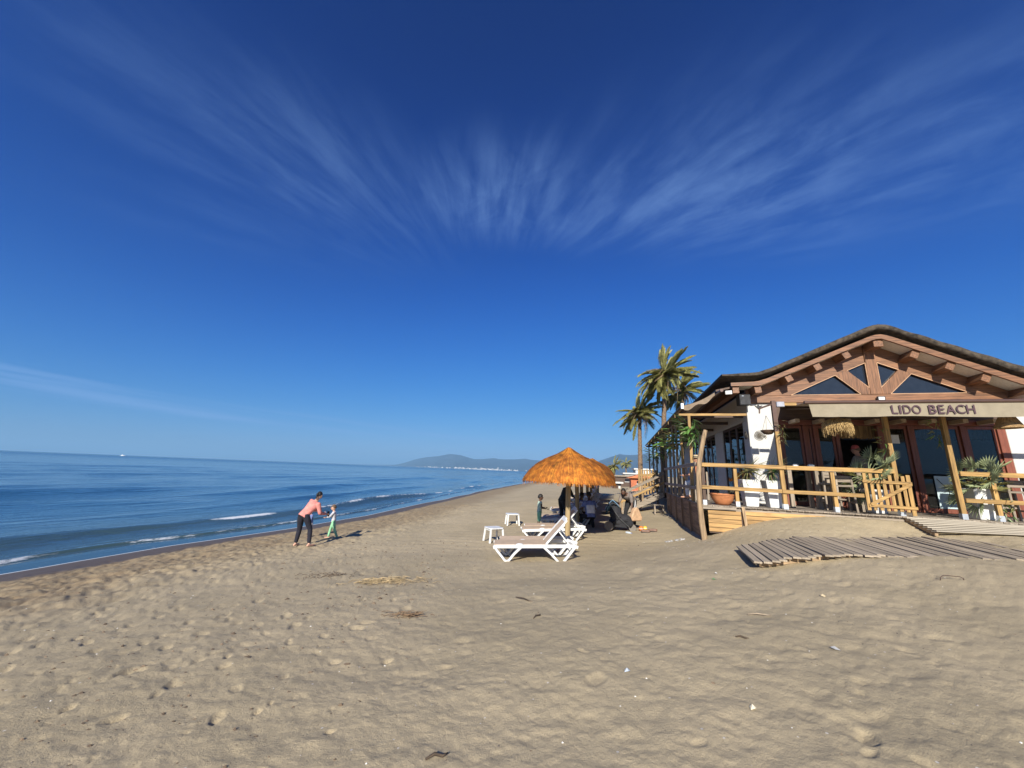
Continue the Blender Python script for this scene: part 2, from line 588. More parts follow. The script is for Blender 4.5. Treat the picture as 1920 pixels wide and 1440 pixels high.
def relief_raster():
    nx, ny = int((RX1 - RX0) / RES), int((RY1 - RY0) / RES)
    xs = RX0 + np.arange(nx) * RES; ys = RY0 + np.arange(ny) * RES
    rng = np.random.default_rng(21)
    # zones on a coarse raster
    cs = 12
    XX, YY = np.meshgrid(xs[::cs], ys[::cs])
    S = shore_dist(XX, YY)
    sm = lambda x, a, b: np.clip((x - a) / (b - a), 0, 1) ** 2 * (3 - 2 * np.clip((x - a) / (b - a), 0, 1))
    churn = sm(S, .5, 1.6) * (1 - sm(S, 4.2, 8.0))
    wetf = sm(S, .25, .9)
    groom = sm(YY, 8, 13) * sm(XX, -5, -1)
    def up(a_):
        yi = np.clip(np.arange(ny) / cs, 0, a_.shape[0] - 1.001); xi = np.clip(np.arange(nx) / cs, 0, a_.shape[1] - 1.001)
        y0, x0 = yi.astype(int), xi.astype(int)
        fy, fx = (yi - y0)[:, None], (xi - x0)[None, :]
        return (a_[y0][:, x0] * (1 - fx) + a_[y0][:, x0 + 1] * fx) * (1 - fy) + (a_[y0 + 1][:, x0] * (1 - fx) + a_[y0 + 1][:, x0 + 1] * fx) * fy
    churn, wetf, groom = up(churn), up(wetf), up(groom)
    h = np.zeros((ny, nx))
    for cell, amp in ((1.3, .026), (.55, .010), (.24, .0070), (.11, .0052), (.06, .0038), (.035, .0022)):
        h += amp * vnoise(nx, ny, cell / RES, cell / RES * .9, rng)
    h *= (1 - .68 * groom)
    for cell, amp in ((.40, .022), (.17, .026), (.08, .018)):
        h += amp * churn * vnoise(nx, ny, cell / RES, cell / RES, rng)
    rake = np.sin(2 * PI * (ys[:, None] * .9 + .25 * xs[None, :]) / .5 + 2.5 * vnoise(nx, ny, 1.2 / RES, 1.2 / RES, rng))
    h += .005 * groom * rake
    # footprints and scuffs
    lump = .55 * vnoise(nx, ny, .10 / RES, .10 / RES, rng) + .35 * vnoise(nx, ny, .05 / RES, .05 / RES, rng)
    for i in range(11000):
        x = rng.uniform(RX0 + .5, RX1 - .5)
        y = RY0 + .5 + (RY1 - RY0 - 1) * rng.uniform(0, 1) ** 1.7
        c, r = int((x - RX0) / RES), int((y - RY0) / RES)
        if wetf[r, c] < .5:
            continue
        gm = groom[r, c]
        if rng.uniform() < gm * .85:
            continue
        mid = math.exp(-((x - .3) / 2.6) ** 2) * (1 if y < 8 else .3)
        if rng.uniform() < mid * .75:
            continue
        big = rng.uniform(.4, 1.1) * (.65 if y < 3.4 else 1.0)
        a, b = .105 * big, .05 * big * rng.uniform(.8, 1.5)
        dep = (.002 + .017 * rng.uniform() ** 2.5) * (1.35 if x < -1.2 else .9)
        if x < -1.0 and rng.uniform() < .16:
            a, b, dep = a * .6, b * .8, rng.uniform(.012, .026) * (1 - .4 * gm)
        th = rng.uniform(0, PI)
        k = int(.34 / RES)
        if r - k < 0 or c - k < 0 or r + k >= ny or c + k >= nx:
            continue
        yy, xx = np.mgrid[-k:k + 1, -k:k + 1] * RES
        p = (xx * math.cos(th) + yy * math.sin(th)) / a
        q = (-xx * math.sin(th) + yy * math.cos(th)) / b
        d = np.sqrt(p * p + q * q)
        d = d + lump[r - k:r + k + 1, c - k:c + k + 1]
        st = -dep / (1 + np.exp((d - .90) * 6.5)) + dep * .14 * np.exp(-((d - 1.4) / .36) ** 2)
        h[r - k:r + k + 1, c - k:c + k + 1] += st
    # soft dimples on the right, wind-smoothed
    for i in range(1500):
        x, y = rng.uniform(2.0, 13), rng.uniform(1.5, 9)
        c, r = int((x - RX0) / RES), int((y - RY0) / RES)
        k = int(.40 / RES)
        if r - k < 0 or c + k >= nx:
            continue
        yy, xx = np.mgrid[-k:k + 1, -k:k + 1] * RES
        rr = rng.uniform(.05, .13)
        h[r - k:r + k + 1, c - k:c + k + 1] -= rng.uniform(.003, .012) * np.exp(-((xx / rr) ** 2 + (yy / (rr * .8)) ** 2))
    h *= wetf
    return h


RELIEF = relief_raster()


def relief(X, Y):
    nx, ny = RELIEF.shape[1], RELIEF.shape[0]
    fx = np.clip((X - RX0) / RES, 0, nx - 1.001); fy = np.clip((Y - RY0) / RES, 0, ny - 1.001)
    xi, yi = fx.astype(int), fy.astype(int)
    tx, ty = fx - xi, fy - yi
    r = (RELIEF[yi, xi] * (1 - tx) + RELIEF[yi, xi + 1] * tx) * (1 - ty) + (RELIEF[yi + 1, xi] * (1 - tx) + RELIEF[yi + 1, xi + 1] * tx) * ty
    e = np.minimum.reduce([X - RX0, RX1 - X, Y - RY0, RY1 - Y])
    return r * np.clip(e / 1.5, 0, 1)


def grid_mesh(name, X, Y, Z, attrs, mat_, keep=None, smooth=True, close=False):
    nr, na = X.shape
    co = np.stack([X, Y, Z], -1).reshape(-1, 3).astype(np.float32)
    i = np.arange(nr * na).reshape(nr, na)
    if close:
        i = np.concatenate([i, i[:, :1]], 1)
    f = np.stack([i[:-1, :-1], i[:-1, 1:], i[1:, 1:], i[1:, :-1]], -1).reshape(-1, 4)
    if keep is not None:
        k = keep.reshape(-1)
        f = f[k[f].any(1)]
    me = bpy.data.meshes.new(name)
    me.vertices.add(len(co)); me.vertices.foreach_set('co', co.ravel())
    me.loops.add(f.size); me.loops.foreach_set('vertex_index', f.ravel().astype(np.int32))
    me.polygons.add(len(f)); me.polygons.foreach_set('loop_start', np.arange(0, f.size, 4, dtype=np.int32))
    if smooth:
        me.polygons.foreach_set('use_smooth', np.ones(len(f), bool))
    me.update(calc_edges=True)
    me.validate()
    for nm, a in attrs.items():
        at = me.attributes.new(nm, 'FLOAT', 'POINT')
        at.data.foreach_set('value', a.reshape(-1).astype(np.float32))
    me.materials.append(mat_)
    o = bpy.data.objects.new(name, me)
    COL.objects.link(o)
    return o


def polar_axes(a0, a1, na, coarse, radii):
    ang = np.concatenate([np.linspace(a0, a1, na), np.linspace(a1, a0 + 360, coarse + 2)[1:-1]])
    A, RR = np.meshgrid(np.radians(ang), radii)
    return RR * np.sin(A), RR * np.cos(A)

# ================================================================ SETTING
def sand_material():
    ma = bpy.data.materials.new('sand')
    ma.use_nodes = True
    n, l = ma.node_tree.nodes, ma.node_tree.links
    b = n['Principled BSDF']
    m = lambda op, a, c=None, cl=False: math_node(n, l, op, a, c, cl)
    geo = n.new('ShaderNodeNewGeometry')
    pos = geo.outputs['Position']
    at = n.new('ShaderNodeAttribute'); at.attribute_name = 'shore'
    S = at.outputs['Fac']

    def noise(scale, det=5, ro=.6, dist=0.0, vec=None):
        t = n.new('ShaderNodeTexNoise')
        t.inputs['Scale'].default_value = scale; t.inputs['Detail'].default_value = det
        t.inputs['Roughness'].default_value = ro; t.inputs['Distortion'].default_value = dist
        l.new(vec or pos, t.inputs['Vector'])
        return t.outputs[0]

    def rng(x, a, c, lo=0.0, hi=1.0):
        r = n.new('ShaderNodeMapRange'); r.interpolation_type = 'SMOOTHSTEP'
        l.new(x, r.inputs['Value'])
        for k, v in (('From Min', a), ('From Max', c), ('To Min', lo), ('To Max', hi)):
            r.inputs[k].default_value = v
        return r.outputs[0]

    def mix(f, a, c):
        x = n.new('ShaderNodeMix'); x.data_type = 'RGBA'
        for i, v in ((0, f), (6, a), (7, c)):
            if isinstance(v, tuple):
                x.inputs[i].default_value = (*v, 1)
            elif isinstance(v, (int, float)):
                x.inputs[i].default_value = v
            else:
                l.new(v, x.inputs[i])
        return x.outputs[2]
    nb, nm, nf = noise(.55, 5), noise(3.2, 6, .65), noise(45, 4, .7)
    dry = mix(rng(nb, .35, .65), (.408, .336, .214), (.490, .402, .258))
    dry = mix(m('MULTIPLY', rng(nm, .5, .72), .5), dry, (.315, .268, .185))
    grain = noise(260, 2, .6)
    dry = mix(m('MULTIPLY', rng(grain, .35, .7), .40), dry, (.28, .215, .14))
    dry = mix(m('MULTIPLY', rng(noise(38, 6, .75), .52, .70), .45), dry, (.20, .155, .105))
    dry = mix(m('MULTIPLY', rng(noise(70, 5, .75, 0, None), .60, .74), .5), dry, (.60, .52, .39))
    # dark crumbs of weed and pale chips of shell
    vo = n.new('ShaderNodeTexVoronoi'); vo.inputs['Scale'].default_value = 11.0
    l.new(pos, vo.inputs['Vector'])
    crumb = m('MULTIPLY', m('LESS_THAN', m('ADD', vo.outputs['Distance'], m('MULTIPLY', nf, .10)), .125), rng(noise(.9, 3), .48, .62))
    dry = mix(m('MULTIPLY', crumb, .85), dry, (.085, .06, .042))
    vo2 = n.new('ShaderNodeTexVoronoi'); vo2.inputs['Scale'].default_value = 6.5
    l.new(pos, vo2.inputs['Vector'])
    dry = mix(m('MULTIPLY', m('LESS_THAN', vo2.outputs['Distance'], .055), .8), dry, (.66, .62, .55))
    jit = m('MULTIPLY', m('SUBTRACT', noise(.8, 4), .5), 3.4)
    jit2 = m('MULTIPLY', m('SUBTRACT', noise(2.5, 4), .5), .55)
    damp = rng(m('ADD', S, jit), 6.4, 3.2)
    dampc = mix(rng(nm, .42, .62), (.195, .140, .080), (.300, .225, .135))
    colr = mix(m('MULTIPLY', damp, m('ADD', m('MULTIPLY', rng(nm, .38, .6), .55), .45)), dry, dampc)
    wet = rng(m('ADD', S, m('MULTIPLY', jit2, .8)), 1.35, .95)
    colr = mix(wet, colr, (.110, .084, .062))
    far = rng(S, 40, 120)
    colr = mix(far, colr, mix(rng(noise(.02, 5), .4, .6), (.12, .13, .06), (.28, .24, .16)))
    l.new(colr, b.inputs['Base Color'])
    l.new(rng(wet, 0, 1, .95, .55), b.inputs['Roughness'])
    b.inputs['Specular IOR Level'].default_value = .25
    bm1 = n.new('ShaderNodeBump'); bm1.inputs['Strength'].default_value = .8; bm1.inputs['Distance'].default_value = .02
    hgt = m('ADD', m('MULTIPLY', noise(13, 9, .78), 1.25), m('ADD', m('MULTIPLY', noise(80, 4, .7), .16), m('MULTIPLY', crumb, .12)))
    l.new(m('MULTIPLY', hgt, m('SUBTRACT', 1.0, wet)), bm1.inputs['Height'])
    l.new(bm1.outputs[0], b.inputs['Normal'])
    return ma


def make_ground():
    inv = 1 / np.linspace(1 / 1.5, 1 / 11.0, 420)
    rad = np.concatenate([[.12, .4, .7, 1.0, 1.25], inv, np.geomspace(11.0, 45, 300)[1:], np.geomspace(45, 400, 90)[1:], np.geomspace(400, 24000, 50)[1:]])
    X, Y = polar_axes(-66, 66, 980, 90, rad)
    S = shore_dist(X, Y)
    Z = terrain(X, Y) + relief(X, Y)
    # keep clear of the decking
    rx, ry = X - OX, Y - OY
    U, V = rx * UX[0] + ry * UX[1], rx * VX[0] + ry * VX[1]
    inside = np.clip(np.minimum(U + .42, V + .02) / .25, 0, 1) * (U < 12) * (V < 22)
    Z = np.minimum(Z, np.where(inside > 0, 2.12 - .25 * inside, 1e9))
    far = np.clip((S - 80) / 400, 0, 1)
    Z = Z + far * 3.0 * np.sin(X / 170 + Y / 230)
    o = grid_mesh('beach_sand', X, Y, Z, {'shore': S}, sand_material(), close=True)
    tag(o, 'trampled beige beach sand', None, None, 'structure')
    return o


def water_material():
    ma = bpy.data.materials.new('sea_water')
    ma.use_nodes = True
    n, l = ma.node_tree.nodes, ma.node_tree.links
    b = n['Principled BSDF']
    m = lambda op, a, c=None, cl=False: math_node(n, l, op, a, c, cl)
    a1 = n.new('ShaderNodeAttribute'); a1.attribute_name = 'off'
    a2 = n.new('ShaderNodeAttribute'); a2.attribute_name = 'foam'
    a3 = n.new('ShaderNodeAttribute'); a3.attribute_name = 'along'
    geo = n.new('ShaderNodeNewGeometry')
    pos = geo.outputs['Position']
    off = a1.outputs['Fac']

    def rng(x, a, c, lo=0.0, hi=1.0):
        r = n.new('ShaderNodeMapRange'); r.interpolation_type = 'SMOOTHSTEP'
        l.new(x, r.inputs['Value'])
        for k, v in (('From Min', a), ('From Max', c), ('To Min', lo), ('To Max', hi)):
            r.inputs[k].default_value = v
        return r.outputs[0]

    def noise(vec, scale, det=5, ro=.6, dist=0.0):
        t = n.new('ShaderNodeTexNoise')
        t.inputs['Scale'].default_value = scale; t.inputs['Detail'].default_value = det
        t.inputs['Roughness'].default_value = ro; t.inputs['Distortion'].default_value = dist
        l.new(vec, t.inputs['Vector'])
        return t.outputs[0]
    sw = n.new('ShaderNodeCombineXYZ')
    l.new(off, sw.inputs[0]); l.new(m('MULTIPLY', a3.outputs['Fac'], .32), sw.inputs[1])
    svec = sw.outputs[0]
    shallow = rng(off, 12.0, 1.5)
    base = n.new('ShaderNodeMix'); base.data_type = 'RGBA'
    l.new(shallow, base.inputs[0])
    base.inputs[6].default_value = (.020, .080, .145, 1)
    base.inputs[7].default_value = (.048, .085, .085, 1)
    # foam: broken water painted by the waves' own shape, thin lace, and the edge of the swash
    fb = noise(svec, 7.0, 7, .72, .6)
    lace = noise(pos, 2.6, 7, .7, 1.2)
    foam = m('MULTIPLY', rng(m('ADD', a2.outputs['Fac'], m('MULTIPLY', m('SUBTRACT', fb, .5), 1.5)), .42, .78), rng(a2.outputs['Fac'], .02, .2))
    a4 = n.new('ShaderNodeAttribute'); a4.attribute_name = 'depth'
    edge = m('MULTIPLY', rng(a4.outputs['Fac'], .0075, .0035), rng(off, 1.2, .8))
    edge = m('MULTIPLY', edge, rng(noise(pos, .9, 4), .22, .36))
    lc = m('MULTIPLY', m('MULTIPLY', rng(lace, .58, .74), rng(off, 3.6, 1.2)), .42)
    foam = m('MAXIMUM', m('MAXIMUM', foam, m('MULTIPLY', edge, .95)), lc)
    mx = n.new('ShaderNodeMix'); mx.data_type = 'RGBA'
    l.new(foam, mx.inputs[0]); l.new(base.outputs[2], mx.inputs[6])
    mx.inputs[7].default_value = (.62, .65, .68, 1)
    l.new(mx.outputs[2], b.inputs['Base Color'])
    dist = n.new('ShaderNodeVectorMath'); dist.operation = 'LENGTH'
    l.new(pos, dist.inputs[0])
    D = dist.outputs['Value']
    l.new(m('ADD', rng(D, 20, 900, .06, .20), m('MULTIPLY', foam, .6)), b.inputs['Roughness'])
    b.inputs['IOR'].default_value = 1.33
    bu = n.new('ShaderNodeBump')
    bu.inputs['Distance'].default_value = .10
    l.new(m('MULTIPLY', rng(off, .3, 4.0, .06, .9), rng(D, 60, 4000, 1.0, .35)), bu.inputs['Strength'])
    rip = m('ADD', m('MULTIPLY', noise(svec, 1.3, 5, .6, .4), 1.0), m('MULTIPLY', noise(svec, .28, 4, .55, .3), 2.6))
    rip = m('ADD', rip, m('MULTIPLY', noise(svec, .045, 3, .5), 7.0))
    l.new(rip, bu.inputs['Height'])
    l.new(bu.outputs[0], b.inputs['Normal'])
    return ma


def make_sea():
    rad = np.concatenate([np.geomspace(8, 60, 460), np.geomspace(60, 400, 160)[1:], np.geomspace(400, 30000, 70)[1:]])
    X, Y = polar_axes(-72, 22, 760, 60, rad)
    S = shore_dist(X, Y)
    off = -S
    AL = Y + .25 * X
    rg = np.random.default_rng(5)

    def wob(wl, amp, seed):
        r = np.random.default_rng(seed)
        z = 0
        for k in range(4):
            z = z + np.sin(AL * 2 * PI / (wl * r.uniform(.6, 1.7)) + r.uniform(0, 6.3)) * r.uniform(.3, 1)
        return z * amp / 2
    sm = lambda x, a, b: np.clip((x - a) / (b - a), 0, 1) ** 2 * (3 - 2 * np.clip((x - a) / (b - a), 0, 1))
    z = np.zeros_like(X) + .012
    foam = np.zeros_like(X)
    D = np.hypot(X, Y)
    fade = 1 - sm(D, 120, 700)
    for i, (o0, amp, wf, wb, wl) in enumerate([(1.65, .07, .12, .55, 9), (4.4, .40, .75, 1.5, 16), (10, .30, 1.0, 2.4, 26), (17.8, .42, 1.6, 3.2, 34), (25.2, .40, 1.9, 3.5, 40),
                                               (34, .30, 2.2, 3.6, 46), (44, .30, 2.5, 4.0, 52), (56, .30, 2.8, 4.4, 60), (70, .28, 3, 5, 70), (86, .28, 3.5, 5, 80), (105, .28, 4, 6, 90), (130, .28, 4, 7, 100), (160, .28, 5, 8, 110)]):
        c = o0 + wob(wl, .10 + .028 * o0, 40 + i)
        if i == 1:
            c = c - 1.6 * sm(AL, 24, 46)
        d = off - c
        p = np.where(d < 0, np.exp(-(d / wf) ** 2), np.exp(-(d / wb) ** 2))
        am = amp * (.72 + .28 * np.sin(AL * 2 * PI / (wl * 1.9) + i * 1.7)) if i else amp * np.ones_like(AL)
        if i > 1:
            am = am * (.75 + .55 * wob(wl * 1.3, 1.0, 80 + i))
        z = z + am * p * fade
        if i == 0:
            foam = np.maximum(foam, (.25 + .20 * wob(3.1, 1.0, 61)) * np.exp(-((d + .06) / .13) ** 2) + .22 * np.exp(-((d + .02) / .35) ** 2))
        if i == 1:
            white = np.exp(-((AL - 16.6) / 1.7) ** 4) * 1.0 + sm(AL, 19.6, 21) * (.52 + .30 * wob(4.3, 1.0, 62) - .10 * sm(AL, 26, 50)) + .10
            foam = np.maximum(foam, white * np.exp(-((d + .22) / .26) ** 2) * .95)
            foam = np.maximum(foam, .38 * sm(AL, 24, 34) * np.exp(-((d + .9) / .5) ** 2))
    for k in range(7):
        wl = rg.uniform(2.2, 9)
        th = rg.uniform(-.5, .5)
        z = z + .006 * wl * .35 * np.sin((off * math.cos(th) + AL * math.sin(th)) * 2 * PI / wl + rg.uniform(0, 6)) * sm(off, 1.8, 7) * (1 - sm(D, 60, 240))
    z = np.where(off < 1.0, .012 + (z - .012) * sm(off, .0, 1.0), z)
    # the swash tongue: thin sheet run up on the sand with a lobed edge
    z = z + .022 * wob(7, 1.0, 9) * sm(off, 1.2, .0)
    keep = off > -2.2
    o = grid_mesh('sea', X, Y, z, {'off': off, 'foam': foam, 'along': AL, 'depth': z - terrain(X, Y)}, water_material(), keep=keep, close=True)
    tag(o, 'calm blue sea with small waves breaking on the beach', None, None, 'structure')
    return o


make_ground()
make_sea()

# ---------------------------------------------------------------- far hills
AZ_P = [-60, -46, -40, -34, -28, -22, -19, -16.5, -15.2, -14.05, -13.1, -12.19, -10.5, -8.9, -8.0, -7.16, -6.2, -5.14, -3.9, -2.19, -1.5, -.74, .9, 2.46, 3.4, 4.47, 7, 10, 13.08, 14.3, 15.37, 16.27, 16.9, 17.6, 18.6, 19.42, 22, 26, 31, 38, 48, 60]
EL_P = [.0, .0, .02, .03, .05, .06, .12, .2, .55, 1.0, 1.28, 1.48, 1.72, 2.09, 2.06, 2.0, 1.72, 1.50, 1.58, 1.78, 1.66, 1.66, 1.72, 1.88, 1.74, 1.7, 1.5, 1.55, 1.85, 2.3, 2.69, 3.03, 2.92, 2.9, 2.98, 3.1, 3.3, 2.9, 2.6, 2.2, 1.6, 1.0]


def make_hills():
    r = np.random.default_rng(3)
    az = np.linspace(-47, 60, 520)
    tt = np.linspace(0, 1, 46)
    A, T = np.meshgrid(np.radians(az), tt)
    el = np.interp(az, AZ_P, EL_P)
    near = np.interp(az, [-47, -20, -15, -8, 5, 14, 20, 60], [15500, 14500, 9500, 7000, 6200, 5200, 4200, 3600])
    ridge = near + np.interp(az, [-47, -20, -12, 60], [1200, 1200, 2200, 2600])
    rad = near + (ridge - near) * np.minimum(T / .6, 1) + np.maximum(T - .6, 0) / .4 * 2600
    peak = ridge * np.tan(np.radians(el))
    prof = np.where(T < .6, .06 * np.clip(T / .12, 0, 1) + .94 * np.clip((T - .10) / .5, 0, 1) ** 1.35, 1 - ((T - .6) / .4) * .8)
    nz = vnoise(520, 46, 26, 9, r) * .5 + vnoise(520, 46, 11, 5, r) * .3 + vnoise(520, 46, 5, 3, r) * .2
    Z = peak * prof * (1 + .30 * nz * np.clip(1 - np.abs(T - .6) / .12, 0, 1) * 0 + .34 * nz * np.clip(np.abs(T - .6) / .18, 0, 1)) - 3 * (T < .01)
    X, Y = rad * np.sin(A), rad * np.cos(A)
    ma = mat('hill_scrub', (.026, .034, .050), .95, var=.35, nscale=.004, rnd=0)
    o = grid_mesh('hills', X, Y, Z, {}, ma)
    tag(o, 'hazy blue mountains rising behind the bay', None, None, 'structure')
    return lambda a, t: (float(np.interp(a, az, near + (ridge - near) * t / .6)), float(np.interp(a, az, peak[0] if peak.ndim > 1 else peak)) * (.06 * min(t / .12, 1) + .94 * max((t - .10) / .5, 0) ** 1.35))


HILL = make_hills()

# the white town round the bay
m_house = mat('far_house_white', (.60, .57, .53), .8, var=.06, rnd=.3)
m_hroof = mat('far_house_roof', (.42, .22, .14), .85)
mb = MB().box(-.5, .5, -.5, .5, -.3, 1)
hm = mb.mesh('wall', m_house)
mr = MB(); mr.prism([(-.55, 1.0), (.55, 1.0), (0, 1.28)], -.55, .55)
hr = mr.mesh('roof', m_hroof)
rr = random.Random(11)
for i in range(150):
    a = rr.choice([rr.uniform(-13.5, 9), rr.uniform(-9.5, 2), rr.uniform(-7.5, -1)])
    t = abs(rr.gauss(0, .05)) + .012
    d, z = HILL(a, t)
    wd = rr.uniform(10, 34); ht = rr.choice([7, 9, 12, 16, 22]) * rr.uniform(.8, 1.2)
    o = place('far_house', hm, None, (d * math.sin(R(a)), d * math.cos(R(a)), max(z, 1.0)), (0, 0, rr.uniform(-.5, .5)), (wd, wd * rr.uniform(.5, .9), ht))
    tag(o, 'tiny white house in the town on the far side of the bay', 'house', 'white houses of the far town')

# open-sea motor boat
bt = thing('motor_boat', 'small white motor boat far out on the sea', 'boat', (-1410, 1400, 0), R(20))
hb = MB()
hb.add([(-6, -1.6, .2), (4, -1.6, .2), (7, 0, .5), (4, 1.6, .2), (-6, 1.6, .2), (-6, -1.9, 1.9), (4, -1.9, 2.1), (8.4, 0, 2.6), (4, 1.9, 2.1), (-6, 1.9, 1.9)],
       [(0, 4, 3, 2, 1), (5, 6, 7, 8, 9), (0, 1, 6, 5), (1, 2, 7, 6), (2, 3, 8, 7), (3, 4, 9, 8), (4, 0, 5, 9)])
hb.build('hull', mat('boat_white', (.8, .8, .8), .4), bt)
MB().prism([(-4, 1.9), (2, 1.9), (1, 4.0), (-3.4, 4.0)], -1.3, 1.3).build('cabin', MATS['boat_white'], bt)
MB().tube([(-1.5, 0, 3.9), (-1.5, 0, 6.2)], .12, 6).build('mast', MATS['boat_white'], bt)

# ---------------------------------------------------------------- the air
def make_haze():
    bx = MB().box(-31000, 31000, -31000, 31000, -45, 480)
    ma = bpy.data.materials.new('haze')
    ma.use_nodes = True
    n, l = ma.node_tree.nodes, ma.node_tree.links
    n.remove(n['Principled BSDF'])
    pv = n.new('ShaderNodeVolumePrincipled')
    pv.inputs['Color'].default_value = (.36, .68, 1.0, 1)
    pv.inputs['Density'].default_value = HAZE
    pv.inputs['Density Attribute'].default_value = ''
    l.new(pv.outputs[0], n['Material Output'].inputs['Volume'])
    o = bx.build('haze', ma)
    tag(o, 'thin blue haze hanging over the sea and the bay', None, None, 'stuff')


HAZE = 1.05e-4
make_haze()

# ================================================================ MATERIALS OF THE PLACE
pine = {a: mat('pine_' + a, (.40, .24, .080), .66, grain=a, var=.30, bump=.35) for a in 'XYZ'}
greyw = {a: mat('weathered_wood_' + a, (.285, .235, .180), .85, grain=a, var=.28, bump=.45, rnd=.16) for a in 'XYZ'}
brownw = {a: mat('brown_timber_' + a, (.220, .104, .050), .5, grain=a, var=.34, bump=.2, rnd=.07) for a in 'XYZ'}
redw = {a: mat('red_brown_frame_' + a, (.20, .062, .036), .45, grain=a, var=.2, bump=.15, rnd=.06) for a in 'XYZ'}
darkw = {a: mat('dark_brown_wood_' + a, (.085, .048, .030), .6, grain=a, var=.25, bump=.2) for a in 'XYZ'}
skirtw = {a: mat('skirt_board_' + a, (.27, .17, .10), .8, grain=a, var=.3, bump=.4, rnd=.22) for a in 'XYZ'}
logw = {a: mat('rough_log_' + a, (.36, .25, .145), .85, grain=a, var=.3, bump=.6, rnd=.12) for a in 'XYZ'}
plank = {a: mat('boardwalk_plank_' + a, (.385, .315, .230), .85, grain=a, var=.24, bump=.5, rnd=.2) for a in 'XYZ'}
m_white = mat('white_render', (.56, .555, .53), .85, var=.035, bump=.25, bscale=25, rnd=0)
m_plastic = mat('white_plastic', (.70, .70, .68), .42, var=.07, rnd=.03)
m_thatch = mat('dark_roof_thatch', (.072, .056, .040), .95, var=.45, bump=1.0, bscale=45, nscale=9, rnd=0)
m_soffit = mat('pale_soffit_board', (.82, .79, .70), .8, grain='X', var=.08, bump=.1)
m_canvas = mat('beige_canvas', (.33, .282, .200), .85, var=.06, bump=.12, bscale=300, rnd=0, trans=.18)
m_canvas_d = mat('brown_canvas', (.25, .185, .125), .85, var=.1, bump=.1, bscale=200, rnd=0, trans=.12)
m_metal_d = mat('brown_metal', (.105, .062, .048), .4, var=.08, metal=.3)
m_black = mat('black_plastic', (.018, .018, .020), .5, var=.1)
m_steel = mat('galvanised_bracket', (.62, .66, .70), .4, metal=.6, var=.08)
m_straw = mat('pale_straw', (.56, .385, .165), .85, var=.3, nscale=30, rnd=.1)
m_straw_d = mat('brown_reed', (.34, .215, .095), .85, grain='Z', var=.35, bump=.5)
m_leaf = mat('palm_leaf', (.37, .36, .13), .55, var=.35, nscale=9, rnd=.25, trans=.35)
m_leaf_g = mat('bright_leaf', (.13, .27, .06), .55, var=.35, nscale=9, rnd=.2, trans=.25)
m_leaf_b = mat('bluish_fan_leaf', (.33, .38, .20), .6, var=.3, nscale=9, rnd=.2, trans=.2)
m_leaf_dry = mat('dry_leaf', (.30, .215, .125), .85, var=.3, nscale=9, rnd=.2, trans=.15)
m_terra = mat('terracotta', (.56, .215, .085), .75, var=.14, bump=.2, nscale=9)
m_soil = mat('dark_soil', (.06, .045, .03), .95, var=.3)
m_glass = glass_mat()
m_gglass = mat('smoked_gable_glass', (.020, .024, .034), .10, var=.1, spec=.7, rnd=0)
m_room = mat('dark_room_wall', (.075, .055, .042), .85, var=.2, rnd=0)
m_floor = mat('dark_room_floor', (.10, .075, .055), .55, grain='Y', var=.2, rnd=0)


def interp(pts, x):
    xs, ys = zip(*pts)
    return float(np.interp(x, xs, ys))


# ================================================================ RESTAURANT
RT = [(.66, 6.29), (1.3, 6.31), (1.75, 6.345), (2.1, 6.47), (4.75, 7.66), (4.95, 7.73), (5.08, 7.75), (5.25, 7.72), (5.5, 7.60), (8.17, 6.27), (9.2, 5.91), (10.2, 5.84)]
RB = [(.66, 6.17), (1.3, 6.14), (1.75, 6.16), (2.1, 6.27), (4.8, 7.45), (5.08, 7.54), (5.36, 7.45), (8.12, 6.02), (9.2, 5.62), (10.2, 5.58)]
BT = [(.9, 5.99), (1.65, 6.01), (1.95, 6.10), (4.85, 7.36), (5.08, 7.42), (5.3, 7.36), (8.1, 5.93), (9.3, 5.45)]
BBo = [(.9, 5.88), (1.76, 5.88), (2.0, 5.98), (4.85, 7.22), (5.08, 7.29), (5.3, 7.19), (8.08, 5.76), (9.3, 5.24)]
Z0 = DECK


